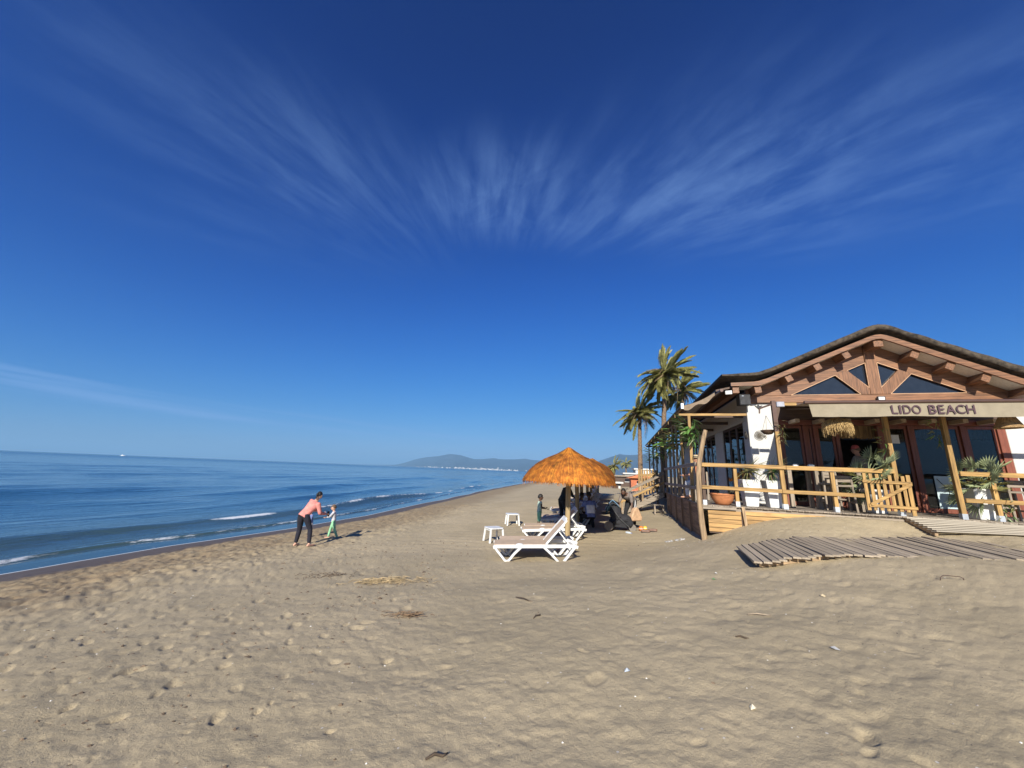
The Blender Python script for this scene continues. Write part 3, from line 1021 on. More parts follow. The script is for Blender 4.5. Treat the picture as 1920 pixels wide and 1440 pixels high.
def make_restaurant():
    t = bthing('beach_restaurant', 'white-walled beach restaurant with brown timber gable and dark thatched roof', 'building', 0, 0)
    z = lambda a: a - Z0
    # roof: thick dark thatch, rounded at the edge
    us = np.array(sorted(set([p[0] for p in RT] + list(np.linspace(.66, 10.2, 60)))))
    vs_ = np.concatenate([[1.42, 1.45, 1.52], np.arange(1.9, 17.6, .35)])
    rg = np.random.default_rng(2)
    nzt = vnoise(len(us) + 1, len(vs_) + 1, 2.2, 1.5, rg) * .004
    rb = MB()
    nu = len(us)
    vv, ff = [], []
    for j, v in enumerate(vs_):
        ins = {0: .45, 1: .85}.get(j, 1.0)
        for i, u in enumerate(us):
            a, b = interp(RT, u) - .02, interp(RB, u) + .015
            mid = (a + b) / 2
            vv.append((u, v + (.02 * math.sin(u * 9) if j < 3 else 0), z(mid + (a - mid) * ins + nzt[j, i])))
    top = len(vv)
    for j, v in enumerate(vs_):
        ins = {0: .45, 1: .85}.get(j, 1.0)
        for i, u in enumerate(us):
            a, b = interp(RT, u) - .02, interp(RB, u) + .015
            mid = (a + b) / 2
            vv.append((u, v + (.02 * math.sin(u * 9) if j < 3 else 0), z(mid + (b - mid) * ins + nzt[j, i] * .5)))
    nv = len(vs_)
    for j in range(nv - 1):
        for i in range(nu - 1):
            a = j * nu + i
            ff.append((a, a + 1, a + nu + 1, a + nu))
            ff.append((top + a, top + a + nu, top + a + nu + 1, top + a + 1))
    for i in range(nu - 1):
        ff.append((i, top + i, top + i + 1, i + 1))
        e = (nv - 1) * nu
        ff.append((e + i, e + i + 1, top + e + i + 1, top + e + i))
    for j in range(nv - 1):
        a, b = j * nu, (j + 1) * nu
        ff.append((a, b, top + b, top + a))
        a, b = a + nu - 1, b + nu - 1
        ff.append((a, top + a, top + b, b))
    rb.add(vv, ff)
    rb.build('roof', m_thatch, t, smooth=True)
    # barge board following the eave
    bp = np.linspace(.92, 9.2, 64)
    bv, bf = [], []
    for u in bp:
        a, b = interp(BT, u), interp(BBo, u)
        bv += [(u, 1.52, z(b)), (u, 1.52, z(a)), (u, 1.58, z(a)), (u, 1.58, z(b))]
    for i in range(len(bp) - 1):
        for k in range(4):
            k2 = (k + 1) % 4
            bf.append((i * 4 + k, i * 4 + k2, i * 4 + 4 + k2, i * 4 + 4 + k))
    bf += [(0, 1, 2, 3), tuple(len(bv) - 1 - k for k in range(4))]
    MB().add(bv, bf).build('barge_board', brownw['X'], t)
    # purlins with soffit panels between them
    PU = [1.07, 1.69, 2.55, 3.36, 4.16, 5.07, 5.96, 6.72, 7.45, 8.3]
    for u in PU:
        zt = interp(BBo, u) + .02
        if abs(u - 5.07) < .01:
            zt -= .02
        m_ = MB()
        sl = math.atan2(interp(BBo, u + .2) - interp(BBo, u - .2), .4) if abs(u - 5.07) > .01 else 0.0
        c, s = math.cos(sl), math.sin(sl)
        h = .095 if abs(u - 5.07) > .01 else .12
        q = [(-h, -.245), (h, -.245), (h, 0), (-h, 0)]
        m_.prism([(u + a * c - b * s, z(zt) + a * s + b * c) for a, b in q], 1.595, 8.0)
        m_.build('purlin', brownw['Y'], t, bevel=.006)
    for a, b in zip(PU[:-1], PU[1:]):
        m_ = MB()
        ss = np.linspace(a + .08, b - .08, 6)
        pv, pf = [], []
        for u in ss:
            zz = z(interp(BBo, u) + .015)
            pv += [(u, 1.59, zz), (u, 2.26, zz), (u, 2.26, zz + .03), (u, 1.59, zz + .03)]
        for i in range(5):
            for k in range(4):
                k2 = (k + 1) % 4
                pf.append((i * 4 + k, i * 4 + k2, i * 4 + 4 + k2, i * 4 + 4 + k))
        pf += [(0, 1, 2, 3), tuple(len(pv) - 1 - k for k in range(4))]
        m_.add(pv, pf).build('soffit_panel', m_soffit, t)
    MB().prism([(.5, z(5.74)), (1.06, z(5.86)), (1.06, z(5.92)), (.5, z(5.80))], 1.7, 17).build('eave_board', darkw['Y'], t)
    # gable frame on the front wall
    def pr(name, poly, d0, d1, mm):
        return MB().prism([(a, z(b)) for a, b in poly], d0, d1).build(name, mm, t, bevel=.006)
    pr('tie_beam', [(1.50, 5.42), (8.55, 5.42), (8.55, 5.655), (1.50, 5.655)], 2.105, 2.26, brownw['X'])
    wt = lambda u: interp(BBo, u) + .012
    pr('rake_beam', [(1.50, 5.66), (2.76, 5.66), (4.925, 6.69), (4.925, wt(4.925)), (3.84, wt(3.84)), (2.94, wt(2.94)), (1.79, wt(1.79)), (1.50, 5.89)], 2.12, 2.25, brownw['X'])
    pr('rake_beam', [(5.225, 6.69), (7.36, 5.66), (8.30, 5.66), (6.91, wt(6.91)), (5.76, wt(5.76)), (5.35, wt(5.35)), (5.225, wt(5.3))], 2.12, 2.25, brownw['X'])
    pr('king_post', [(4.93, 5.66), (5.22, 5.66), (5.22, 7.22), (4.93, 7.17)], 2.09, 2.25, brownw['Z'])
    pr('brace', [(4.09, 6.30), (4.42, 6.455), (4.925, 5.86), (4.925, 5.66), (4.71, 5.66)], 2.10, 2.24, brownw['Z'])
    pr('brace', [(5.225, 5.86), (5.75, 6.44), (6.05, 6.30), (5.41, 5.66), (5.225, 5.66)], 2.10, 2.24, brownw['Z'])
    trim = mat('pale_timber_trim', (.55, .33, .19), .55, var=.1)
    for poly in ([(2.76, 5.66), (4.09, 6.31), (4.71, 5.66)], [(4.40, 6.44), (4.93, 6.69), (4.93, 5.85)], [(5.22, 6.69), (5.77, 6.42), (5.22, 5.85)], [(6.03, 6.30), (5.41, 5.66), (7.36, 5.66)]):
        p_ = pr('gable_pane', poly, 2.19, 2.20, m_gglass)
        p_.modifiers.clear()
        m_ = MB()
        P = [Vector((a, 2.118, z(b))) for a, b in poly]
        c = sum(P, Vector()) / 3
        for i in range(3):
            a, b = P[i], P[(i + 1) % 3]
            m_.bar(a + (c - a) * .03, b + (c - b) * .03, .018, .03, (0, 1, 0))
        m_.build('pane_trim', trim, p_)
    # walls
    def wall(name, x0, x1, y0, y1, z0, z1, mm=m_white):
        return MB().box(x0, x1, y0, y1, z(z0), z(z1)).build(name, mm, t, bevel=.012)
    wall('wall', 1.50, 2.30, 2.20, 2.46, 2.2, 5.415)
    wall('wall', 7.97, 9.6, 2.20, 2.46, 2.2, 5.415)
    wall('wall', 9.35, 9.6, 2.47, 16.5, 2.2, 5.8)
    wall('wall', 1.505, 1.70, 2.47, 2.80, 2.2, 4.86)
    wall('wall', 1.505, 1.70, 5.55, 6.80, 2.2, 4.86)
    wall('wall', 1.505, 1.70, 9.60, 10.6, 2.2, 4.86)
    wall('wall', 1.505, 1.70, 13.0, 16.5, 2.2, 4.86)
    wall('wall_band', 1.50, 1.72, 2.47, 16.5, 4.865, 5.80)
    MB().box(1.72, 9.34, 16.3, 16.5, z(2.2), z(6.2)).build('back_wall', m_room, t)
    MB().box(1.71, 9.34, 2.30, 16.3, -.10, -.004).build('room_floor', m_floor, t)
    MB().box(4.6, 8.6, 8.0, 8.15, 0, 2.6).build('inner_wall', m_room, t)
    MB().box(2.3, 7.95, 2.17, 2.30, z(4.87), z(5.415)).build('fascia', darkw['X'], t, bevel=.006)
    MB().box(2.31, 7.95, 2.19, 2.31, z(4.70), z(4.865)).build('lintel', redw['X'], t, bevel=.006)
    # frame posts and glazed door leaves
    for a, b in ((2.31, 2.42), (3.02, 3.13), (3.30, 3.39), (3.88, 3.98), (4.97, 5.08), (5.72, 5.83), (6.95, 7.08), (7.77, 7.955)):
        MB().box(a, b, 2.18, 2.32, 0, z(4.695)).build('door_post', redw['Z'], t, bevel=.006)

    def leaf(name, x0, x1, y, z1=z(4.69), mm=redw):
        m_ = MB()
        m_.box(x0, x0 + .07, y - .02, y + .03, .01, z1); m_.box(x1 - .07, x1, y - .02, y + .03, .01, z1)
        m_.box(x0 + .07, x1 - .07, y - .02, y + .03, .01, .13); m_.box(x0 + .07, x1 - .07, y - .02, y + .03, z1 - .09, z1)
        o = m_.build(name, mm['Z'], t, bevel=.004)
        MB().box(x0 + .071, x1 - .071, y, y + .008, .131, z1 - .091).build('pane', m_glass, o)
        return o
    for a, b in ((2.423, 3.017), (3.133, 3.297), (3.393, 3.877), (5.083, 5.717), (5.833, 6.947), (7.083, 7.767)):
        leaf('glass_door', a, b, 2.25)
    # glazed side openings
    for v0, v1 in ((2.81, 5.54), (6.81, 9.59), (10.61, 12.99)):
        n_ = 3
        wv = (v1 - v0) / n_
        for k in range(n_):
            a, b = v0 + k * wv + .003, v0 + (k + 1) * wv - .003
            m_ = MB()
            x = 1.56
            m_.box(x - .02, x + .04, a, a + .08, .01, z(4.855)); m_.box(x - .02, x + .04, b - .08, b, .01, z(4.855))
            m_.box(x - .02, x + .04, a + .08, b - .08, .01, .15); m_.box(x - .02, x + .04, a + .08, b - .08, z(4.76), z(4.855))
            o = m_.build('side_window', darkw['Z'], t, bevel=.004)
            MB().box(x, x + .008, a + .081, b - .081, .151, z(4.759)).build('pane', m_glass, o)
    # reed screen behind the glass
    m_ = MB()
    for i in range(150):
        u = 2.4 + i * .0365
        m_.box(u, u + .03, 2.50 + .012 * random.random(), 2.54, z(4.30 + .05 * random.random()), z(4.98))
    m_.build('reed_screen', m_straw_d, t)
    m_ = MB()
    for k in range(8):
        pass
    for u in (2.7, 3.35, 4.02, 4.72, 5.35, 6.05, 6.75, 7.4):
        MB().box(u - .06, u + .06, 1.65, 2.165, z(4.72), z(4.83)).build('rafter_tail', mat('pale_rafter', (.45, .34, .22), .7, grain='Y'), t, bevel=.005)
    return t


make_restaurant()

# ---------------------------------------------------------------- front awning with the name on it
def make_awning():
    t = bthing('awning', 'beige canvas awning lettered over the restaurant entrance', 'awning', 1.86, -1.0, 0)
    x1 = 5.9
    m_ = MB()
    P = []
    for i in range(40):
        u = -.0 + x1 * i / 39
        for j in range(9):
            f = j / 8
            sag = .05 * math.sin(PI * f) * (1 + .25 * math.sin(u * 2.1))
            P.append((u + .62 * f * (1 - u / x1), .02 + f * 3.05, 4.86 + f * .46 - sag))
    fs = [(i * 9 + j, (i + 1) * 9 + j, (i + 1) * 9 + j + 1, i * 9 + j + 1) for i in range(39) for j in range(8)]
    m_.add(P, fs).build('roof_canvas', m_canvas_d, t, smooth='all')
    m_ = MB(); P = []
    for i in range(120):
        u = .06 + (x1 - .06) * i / 119
        for j in range(9):
            f = j / 8
            lean = (.05 * (1 - i / 10) if i < 10 else 0)
            rip = (.022 * math.sin(u * 5.2 + f * 1.1) * f + .010 * math.sin(u * 13 + f * 2) * f) * (1.5 if u < 1.7 else .35)
            P.append((u + lean * f * 1.2, rip - .015 * f, 4.83 - f * (.33 + .012 * math.sin(u * 2.3))))
    fs = [(i * 9 + j, (i + 1) * 9 + j, (i + 1) * 9 + j + 1, i * 9 + j + 1) for i in range(119) for j in range(8)]
    va = m_.add(P, fs).build('valance', m_canvas, t, smooth='all')
    MB().tube([(-.03, 0, 4.855), (x1, 0, 4.855)], .042, 10).build('front_bar', m_metal_d, t, smooth=True)
    MB().box(.60, x1, 3.06, 3.16, 5.26, 5.40).build('cassette', m_metal_d, t, bevel=.01)
    for u in (.75, 2.9, 5.3):
        MB().tube([(u, 3.05, 5.2), (u + .35, 1.6, 4.98), (u, .05, 4.85)], .022, 6).build('folding_arm', m_metal_d, t, smooth=True)
    # lettering, one raised print per letter
    ink = mat('dark_purple_brown_print', (.075, .040, .050), .8, var=.08)
    for ch, x0, wd in (('L', 0, .125), ('I', .150, .040), ('D', .222, .150), ('O', .392, .168), ('B', .700, .140), ('E', .872, .118), ('A', 1.012, .176), ('C', 1.198, .156), ('H', 1.378, .152)):
        cu = bpy.data.curves.new('letter', 'FONT')
        cu.body = ch
        cu.size = .3
        cu.offset = .0032
        cu.extrude = .0015
        cu.resolution_u = 6
        tmp = bpy.data.objects.new('tmp', cu)
        COL.objects.link(tmp)
        bpy.context.view_layer.update()
        me = bpy.data.meshes.new_from_object(tmp.evaluated_get(bpy.context.evaluated_depsgraph_get()))
        bpy.data.objects.remove(tmp)
        me.name = 'letter'
        me.materials.clear(); me.materials.append(ink)
        xs = [v.co.x for v in me.vertices]; ys = [v.co.y for v in me.vertices]
        fx, fy = wd / (max(xs) - min(xs)), .208 / (max(ys) - min(ys))
        for v in me.vertices:
            v.co.x = (v.co.x - min(xs)) * fx; v.co.y = (v.co.y - min(ys)) * fy
        place('letter', me, va, (1.69 + x0, -.040, 4.560 + random.uniform(-.002, .002)), (R(90), 0, 0))
    return t


make_awning()

# ---------------------------------------------------------------- front terrace: deck, boards, fence, gate
def make_deck():
    t = bthing('deck', 'weathered plank deck raised above the sand round the restaurant', 'deck', -.5, 0)
    short = MB().box(0, .128, -.06, 2.17, -.028, 0).mesh('plank', greyw['Y'])
    longm = MB().box(0, .128, -.06, 18.5, -.028, 0).mesh('plank', greyw['Y'])
    for i in range(74):
        u = i * .134
        o = place('plank', longm if u < 1.85 else short, t, (u, random.uniform(-.012, .012), random.uniform(-.002, .002)))
    MB().box(0, 9.9, .02, .10, -.13, -.03).build('joist', greyw['X'], t)
    MB().box(0, 9.9, 1.6, 1.7, -.13, -.03).build('joist', greyw['X'], t)
    MB().box(.01, .84, -.07, -.03, -.10, -.032).build('fascia_board', greyw['X'], t, bevel=.004)
    # pale boards closing the front, half buried
    pskirt = mat('pine_skirt_board', (.43, .255, .095), .7, grain='X', var=.24, bump=.3, rnd=.26)
    b1 = MB().box(0, .80, 0, .022, 0, .100).mesh('skirt_board', pskirt)
    for k in range(5):
        place('skirt_board', b1, t, (.15, .0 - .002 * (k % 2), -.115 - .112 * (k + 1)), (0, R(random.uniform(-.4, .4)), 0))
    b2 = MB().box(0, 1.82, 0, .022, 0, .100).mesh('skirt_board', pskirt)
    MB().box(.16, 2.85, .03, .04, -.72, -.10).build('backing_board', darkw['X'], t)
    for k in range(5):
        place('skirt_board', b2, t, (1.05 + .015 * k, .002 * (k % 2), -.10 - .112 * (k + 1)), (0, R(random.uniform(-.5, .3)), 0))
    MB().bar((1.00, -.04, .0), (1.05, -.05, -.66), .07, .06).build('stub_post', logw['Z'], t)
    # dark boards along the side
    for seg in range(5):
        v0 = .1 + seg * 1.6
        bb = MB().box(-.02, .004, 0, 1.585, 0, .135).mesh('skirt_board', skirtw['Y'])
        for k in range(8):
            place('skirt_board', bb, t, (.02 + .004 * (k % 2), v0, -.03 - .142 * (k + 1)))
    for v in (.05, 1.69, 3.29, 4.89, 6.49):
        MB().box(-.06, .0, v - .04, v + .04, -1.15, -.03).build('skirt_post', skirtw['Z'], t)
    return t


make_deck()


def fence_post(t, x, y, z1, w_=.085, foot=True, mm=None, lean=(0, 0), z0=0.0):
    m_ = MB()
    m_.bar((x, y, z0 + .005), (x + lean[0], y + lean[1], z1), w_, w_, (0, 1, 0))
    o = m_.build('post', mm or pine['Z'], t, bevel=.005)
    if foot:
        MB().box(x - w_ / 2 - .006, x + w_ / 2 + .006, y - w_ / 2 - .006, y + w_ / 2 + .006, .002, .13).build('post_bracket', m_steel, o)
    return o


def make_front_fence():
    t = bthing('terrace_fence', 'pale pine rail fence along the front of the restaurant deck', 'fence', 0, 0)
    for x, h in ((-.40, 1.05), (.41, 1.0), (2.66, 1.0)):
        fence_post(t, x, .06, h, mm=pine['Z'] if x > 0 else darkw['Z'])
    for x, h in ((1.53, 2.62), (4.0, 2.72), (5.18, 2.72)):
        fence_post(t, x, .06, h, .095)
    for x in (5.85, 7.0, 8.2):
        fence_post(t, x, .06, 1.0)
    MB().bar((-.46, -.01, 1.085), (1.62, -.01, 1.075), .05, .105).build('rail', pine['X'], t, bevel=.006)
    MB().bar((1.625, -.012, 1.072), (3.96, -.012, 1.062), .05, .105).build('rail', pine['X'], t, bevel=.006)
    MB().bar((-.46, -.01, .475), (1.47, -.01, .455), .04, .095).build('rail', pine['X'], t, bevel=.006)
    MB().bar((1.475, -.012, .45), (3.32, -.012, .44), .04, .095).build('rail', pine['X'], t, bevel=.006)
    MB().bar((5.24, -.01, 1.06), (8.6, -.01, 1.05), .05, .105).build('rail', pine['X'], t, bevel=.006)
    MB().bar((5.24, -.01, .44), (8.6, -.01, .43), .04, .095).build('rail', pine['X'], t, bevel=.006)
    MB().box(3.9, 9.0, .035, .10, 2.73, 2.85).build('head_beam', darkw['X'], t)
    return t


make_front_fence()


def make_gate():
    t = bthing('picket_gate', 'pine picket gate standing ajar against the front fence', 'gate', 3.25, -.09)
    for k in range(7):
        x = k * .127
        MB().box(x, x + .07, 0, .02, .10 + .004 * (k % 3), 1.0 - .008 * k).build('picket', pine['Z'], t, bevel=.003)
    MB().box(.86, .94, -.002, .022, .02, .98).build('picket', pine['Z'], t, bevel=.003)
    MB().bar((-.03, -.015, .80), (.95, -.015, .78), .025, .07).build('cross_rail', pine['X'], t, bevel=.003)
    MB().bar((.03, -.015, .22), (.97, -.015, .20), .025, .07).build('cross_rail', pine['X'], t, bevel=.003)
    MB().bar((.06, -.042, .24), (.92, -.042, .76), .024, .07).build('diagonal_brace', pine['X'], t, bevel=.003)
    t.rotation_euler.z -= R(2)
    return t


make_gate()


def make_side_fence():
    t = bthing('side_fence', 'weathered grey rail fence along the seaward side of the deck', 'fence', -.5, 0)
    MB().bar((-.03, .25, 1.10), (-.03, 8.05, 1.07), .05, .11).build('rail', greyw['Y'], t, bevel=.006)
    MB().bar((-.03, .25, .43), (-.03, 8.05, .40), .045, .10).build('rail', greyw['Y'], t, bevel=.006)
    for v in (.9, 2.3, 3.7, 5.1, 6.5, 8.0):
        fence_post(t, .035, v, 1.05, .06, foot=False, mm=greyw['Z'])
    for v in (1.3, 1.6, 2.4):
        MB().box(.02, .05, v - .05, v + .05, .0, .98).build('upright_board', pine['Z'], t)
    return t


make_side_fence()

# leaning log at the corner
t = bthing('corner_log', 'tall crooked log pole leaning at the corner of the deck', 'pole', -.53, -.12, 1.15)
MB().tube([(.02, .0, -.25), (.02, .0, .2), (-.015, .01, .6), (-.03, .02, 1.1), (-.02, .02, 1.5), (-.005, .03, 1.9), (.05, .05, 2.25), (.12, .06, 2.55), (.20, .07, 2.88), (.265, .08, 3.10)], [.078, .074, .076, .068, .071, .064, .066, .060, .062, .056], 10).build('trunk', logw['Z'], t, smooth=True)

# ---------------------------------------------------------------- side pergola and its awning
def make_pergola():
    t = bthing('pergola', 'dark timber pergola with many posts along the seaward terrace', 'pergola', -.45, 0)
    MB().bar((0, 1.3, .0), (0, 1.3, 2.66), .085, .085, (0, 1, 0)).build('post', pine['Z'], t, bevel=.005)
    MB().bar((-.30, 1.3, 2.70), (1.66, 1.3, 2.70), .07, .075).build('cross_beam', pine['X'], t, bevel=.005)
    for i, v in enumerate((2.97, 4.3, 5.34, 6.56, 8.0, 10.2, 12.4, 15.0, 18.0)):
        MB().tube([(0, v, 0), (random.uniform(-.03, .03), v, 1.3), (random.uniform(-.04, .04), v + random.uniform(-.05, .05), 2.82)], [.052, .048, .044], 8).build('post', logw['Z'] if i != 0 else pine['Z'], t, smooth=True)
    for v in (2.6, 4.51, 6.87, 8.44, 10.58, 12.88, 15.2, 17.6):
        MB().box(-.22, 1.93, v - .045, v + .045, 2.79, 2.90).build('cross_beam', darkw['X'], t, bevel=.004)
        MB().box(-.245, -.222, v - .05, v + .05, 2.785, 2.905).build('beam_end', pine['X'], t)
    MB().box(-.05, .05, 1.36, 18.3, 2.905, 3.0).build('long_beam', darkw['Y'], t)
    return t


make_pergola()


def make_side_awning():
    t = bthing('side_awning', 'brown canvas side awning sloping out over the seaward terrace', 'awning', -.62, 1.25, 0)
    P, nj = [], 10
    vs_ = np.linspace(0, 17.5, 46)
    for v in vs_:
        for j in range(nj):
            f = j / (nj - 1)
            P.append((f * 1.18, v, 5.20 + f * .46 - .06 * math.sin(PI * f) - .015 * math.sin(v * 1.7)))
    fs = [(i * nj + j, (i + 1) * nj + j, (i + 1) * nj + j + 1, i * nj + j + 1) for i in range(45) for j in range(nj - 1)]
    MB().add(P, fs).build('canvas', m_canvas_d, t, smooth='all')
    P = []
    for i in range(16):
        f = i / 15
        for j in range(4):
            P.append((.02 + f * .95, -.01 - .01 * j, 5.19 + f * .42 - .06 * math.sin(PI * f) - j / 3 * (.14 + .05 * math.sin(f * 11))))
    fs = [(i * 4 + j, (i + 1) * 4 + j, (i + 1) * 4 + j + 1, i * 4 + j + 1) for i in range(15) for j in range(3)]
    MB().add(P, fs).build('end_flap', m_canvas_d, t, smooth='all')
    MB().tube([(-.02, -.02, 5.19), (-.02, 17.5, 5.19)], .035, 8).build('front_bar', m_black, t, smooth=True)
    MB().tube([(1.18, -.02, 5.68), (1.18, 17.5, 5.68)], .05, 8).build('roller', m_metal_d, t, smooth=True)
    MB().box(-.06, .03, -.05, .03, 5.08, 5.27).build('bar_cap', m_steel, t, bevel=.01)
    return t


make_side_awning()

# ---------------------------------------------------------------- boardwalks on the sand
def walk_plank(t, p, q, w_, me_cache={}):
    p, q = Vector(p), Vector(q)
    d = q - p
    ln = round(d.length, 1)
    if ln not in me_cache:
        me_cache[ln] = MB().box(0, ln, -.5, .5, -.028, 0).mesh('plank', plank['X'])
    o = place('plank', me_cache[ln], t, p)
    o.rotation_euler = (random.uniform(-.01, .01), -math.asin(d.z / d.length), math.atan2(d.y, d.x))
    o.scale = (d.length / ln, w_, 1)
    return o


def make_boardwalk():
    t = thing('boardwalk', 'long grey plank boardwalk lying on the sand before the terrace', 'boardwalk', (4.6, 7.4, 1.5))
    fr = [(4.25, 6.72, 1.60), (4.9, 6.76, 1.685), (5.5, 6.80, 1.755), (6.2, 6.80, 1.775), (7.2, 6.74, 1.775), (8.6, 6.66, 1.815), (10.2, 6.6, 1.865), (12.5, 6.6, 1.915), (14.5, 6.7, 1.95)]
    bk = [(4.83, 8.20, 1.61), (5.6, 8.42, 1.70), (6.3, 8.58, 1.77), (7.1, 8.68, 1.785), (8.2, 8.70, 1.82), (9.6, 8.66, 1.89), (11.0, 8.5, 1.925), (13.2, 8.4, 1.965), (15.2, 8.4, 2.0)]
    F, B = np.array(fr), np.array(bk)
    sf = np.r_[0, np.cumsum(np.linalg.norm(np.diff(F, axis=0), axis=1))]; sf /= sf[-1]
    sb = np.r_[0, np.cumsum(np.linalg.norm(np.diff(B, axis=0), axis=1))]; sb /= sb[-1]
    N = 76
    off = np.array(t.location)
    off[2] += .022
    for i in range(N):
        a = i / (N - 1)
        p = np.array([np.interp(a, sf, F[:, k]) for k in range(3)]) - off
        q = np.array([np.interp(a, sb, B[:, k]) for k in range(3)]) - off
        p[1] += random.uniform(-.06, .05); q[1] += random.uniform(-.06, .06)
        p[2] += random.uniform(-.012, .009); q[2] += random.uniform(-.012, .009)
        walk_plank(t, p, q, .120)
    for fx in (.10, .5, .90):
        pts = []
        for a in np.linspace(.005, .99, 14):
            p = np.array([np.interp(a, sf, F[:, k]) for k in range(3)]); q = np.array([np.interp(a, sb, B[:, k]) for k in range(3)])
            r_ = p + (q - p) * fx - off
            pts.append((r_[0], r_[1], r_[2] - .075))
        MB().strip(pts, .06, .08).build('bearer', logw['X'], t)
    return t


make_boardwalk()


def make_ramp():
    t = thing('entrance_ramp', 'sun-bleached plank ramp leading up to the restaurant entrance', 'ramp', (10.4, 9.0, 1.95))
    l0, l1 = np.array((9.72, 9.62, 2.20)), np.array((9.35, 8.60, 1.99))
    r0, r1 = np.array((11.55, 9.10, 2.19)), np.array((12.6, 8.15, 2.03))
    off = np.array(t.location)
    pale = mat('bleached_plank', (.37, .325, .255), .85, grain='X', var=.14, bump=.35, rnd=.10)
    me = MB().box(0, 1, -.5, .5, -.026, 0).mesh('plank', pale)
    for i in range(9):
        a = i / 8.0
        p, q = l0 + (l1 - l0) * a - off, r0 + (r1 - r0) * a - off
        d = Vector(q - p)
        o = place('plank', me, t, p + np.array((0, 0, random.uniform(-.003, .003))))
        o.rotation_euler = (-R(11), -math.asin(d.z / d.length), math.atan2(d.y, d.x))
        o.scale = (d.length, .1335, 1)
    MB().bar(l0 - off + (.05, 0, -.06), l1 - off + (.05, 0, -.07), .06, .08).build('bearer', logw['Y'], t)
    MB().bar(r0 - off + (-.05, 0, -.06), r1 - off + (-.05, 0, -.07), .06, .08).build('bearer', logw['Y'], t)
    return t


make_ramp()

# ---------------------------------------------------------------- side steps
def make_steps():
    t = bthing('beach_steps', 'wooden steps with sloping handrails going down to the beach', 'steps', -.55, 8.6)
    n_ = 6
    for k in range(n_):
        x, zz = -.10 - .31 * k, -.03 - .172 * (k + 1)
        MB().box(x - .33, x, .12, 1.28, zz - .035, zz).build('tread', greyw['Y'], t, bevel=.004)
        MB().box(x - .03, x - .008, .14, 1.26, zz - .16, zz - .036).build('riser', darkw['Y'], t)
    for y in (.06, 1.34):
        MB().bar((-.02, y, -.14), (-2.0, y, -1.12), .05, .22).build('stringer', greyw['X'], t)
        MB().bar((.05, y, .85), (-2.05, y, -.25), .05, .09).build('handrail', greyw['X'], t, bevel=.005)
        MB().bar((.05, y, .45), (-2.05, y, -.62), .04, .09).build('mid_rail', pine['X'] if y < 1 else greyw['X'], t, bevel=.005)
        for x in (0.0, -1.0, -2.0):
            MB().bar((x, y + .05, -.15 - .52 * -x), (x, y + .05, .95 - .52 * -x), .08, .08, (0, 1, 0)).build('newel', logw['Z'], t, bevel=.005)
    MB().box(-3.0, -2.02, .0, 1.5, -1.14, -1.08).build('landing_board', plank['Y'], t)
    return t


make_steps()
t = bthing('picket_fence', 'yellow pine picket panel standing beyond the beach steps', 'fence', -1.62, 11.0, DECK)
for k in range(7):
    MB().box(k * .15, k * .15 + .085, 0, .022, -.42 + .1 * k * .5, 1.05 + .03 * (k % 2)).build('picket', pine['Z'], t)
MB().box(-.02, 1.02, .024, .05, .72, .82).build('cross_rail', pine['X'], t)
MB().box(-.02, 1.02, .024, .05, .08, .18).build('cross_rail', pine['X'], t)
for x in (0.02, .95):
    MB().box(x, x + .08, .05, .13, -1.2, 1.0).build('post', pine['Z'], t)

t = bthing('wooden_stool', 'small grey wooden stool on the sand beside the deck boards', 'stool', -.95, 7.3, gz(*L(-.95, 7.3)[:2]))
MB().box(-.22, .22, -.2, .2, .36, .40).build('seat', greyw['X'], t, bevel=.006)
for sx in (-.18, .18):
    for sy in (-.16, .16):
        MB().box(sx - .03, sx + .03, sy - .03, sy + .03, -.02, .36).build('leg', greyw['Z'], t)

# ================================================================ PALMS AND PLANTS
def frond_mesh(name, length, droop, nl, mm, seed, wid=.34, twist=.9):
    """date-palm frond: arched midrib (+X outwards, +Z up) with two rows of narrow leaflets"""
    rg = random.Random(seed)
    m_ = MB()
    ribs = []
    for i in range(9):
        f = i / 8
        ribs.append(Vector((length * (f - .16 * droop * f * f), 0, length * (.10 * f - droop * .62 * f ** 2.2))))
    m_.tube(ribs, [.030 * (1 - .8 * i / 8) for i in range(9)], 4, caps=False)
    for k in range(nl):
        f = .14 + .86 * k / nl
        x = f * 8
        i = min(int(x), 7)
        p = ribs[i].lerp(ribs[i + 1], x - i)
        d = (ribs[i + 1] - ribs[i]).normalized()
        up = Vector((-d.z, 0, d.x))
        ll = wid * length * .5 * (math.sin(PI * min(1, f * .82 + .16)) ** .7) * rg.uniform(.8, 1.15)
        for s in (-1, 1):
            dirn = (d * (1.0 + .5 * f) + Vector((0, s, 0)) * .8 + up * twist * rg.uniform(.25, .6)).normalized()
            q = p + dirn * ll + Vector((0, 0, -.24 * ll))
            sd = d * (.026 * length / 2.4 + .004)
            m_.add([p - sd, p + sd, p + dirn * ll * .55 + sd * .9, q], [(0, 1, 2), (0, 2, 3)])
    return m_.mesh(name, mm)


FR_UP = [frond_mesh('frond', 2.4, .10 + .10 * k, 60, m_leaf, k, .52) for k in range(3)]
FR_MID = [frond_mesh('frond', 2.4, .32 + .16 * k, 56, m_leaf, 10 + k, .50) for k in range(3)]
FR_DRY = [frond_mesh('dry_frond', 1.9, 1.0 + .3 * k, 26, m_leaf_dry, 20 + k, .30, .2) for k in range(3)]
m_trunk = mat('palm_bark', (.20, .135, .085), .95, var=.35, bump=1.0, bscale=18, nscale=14, rnd=.1)


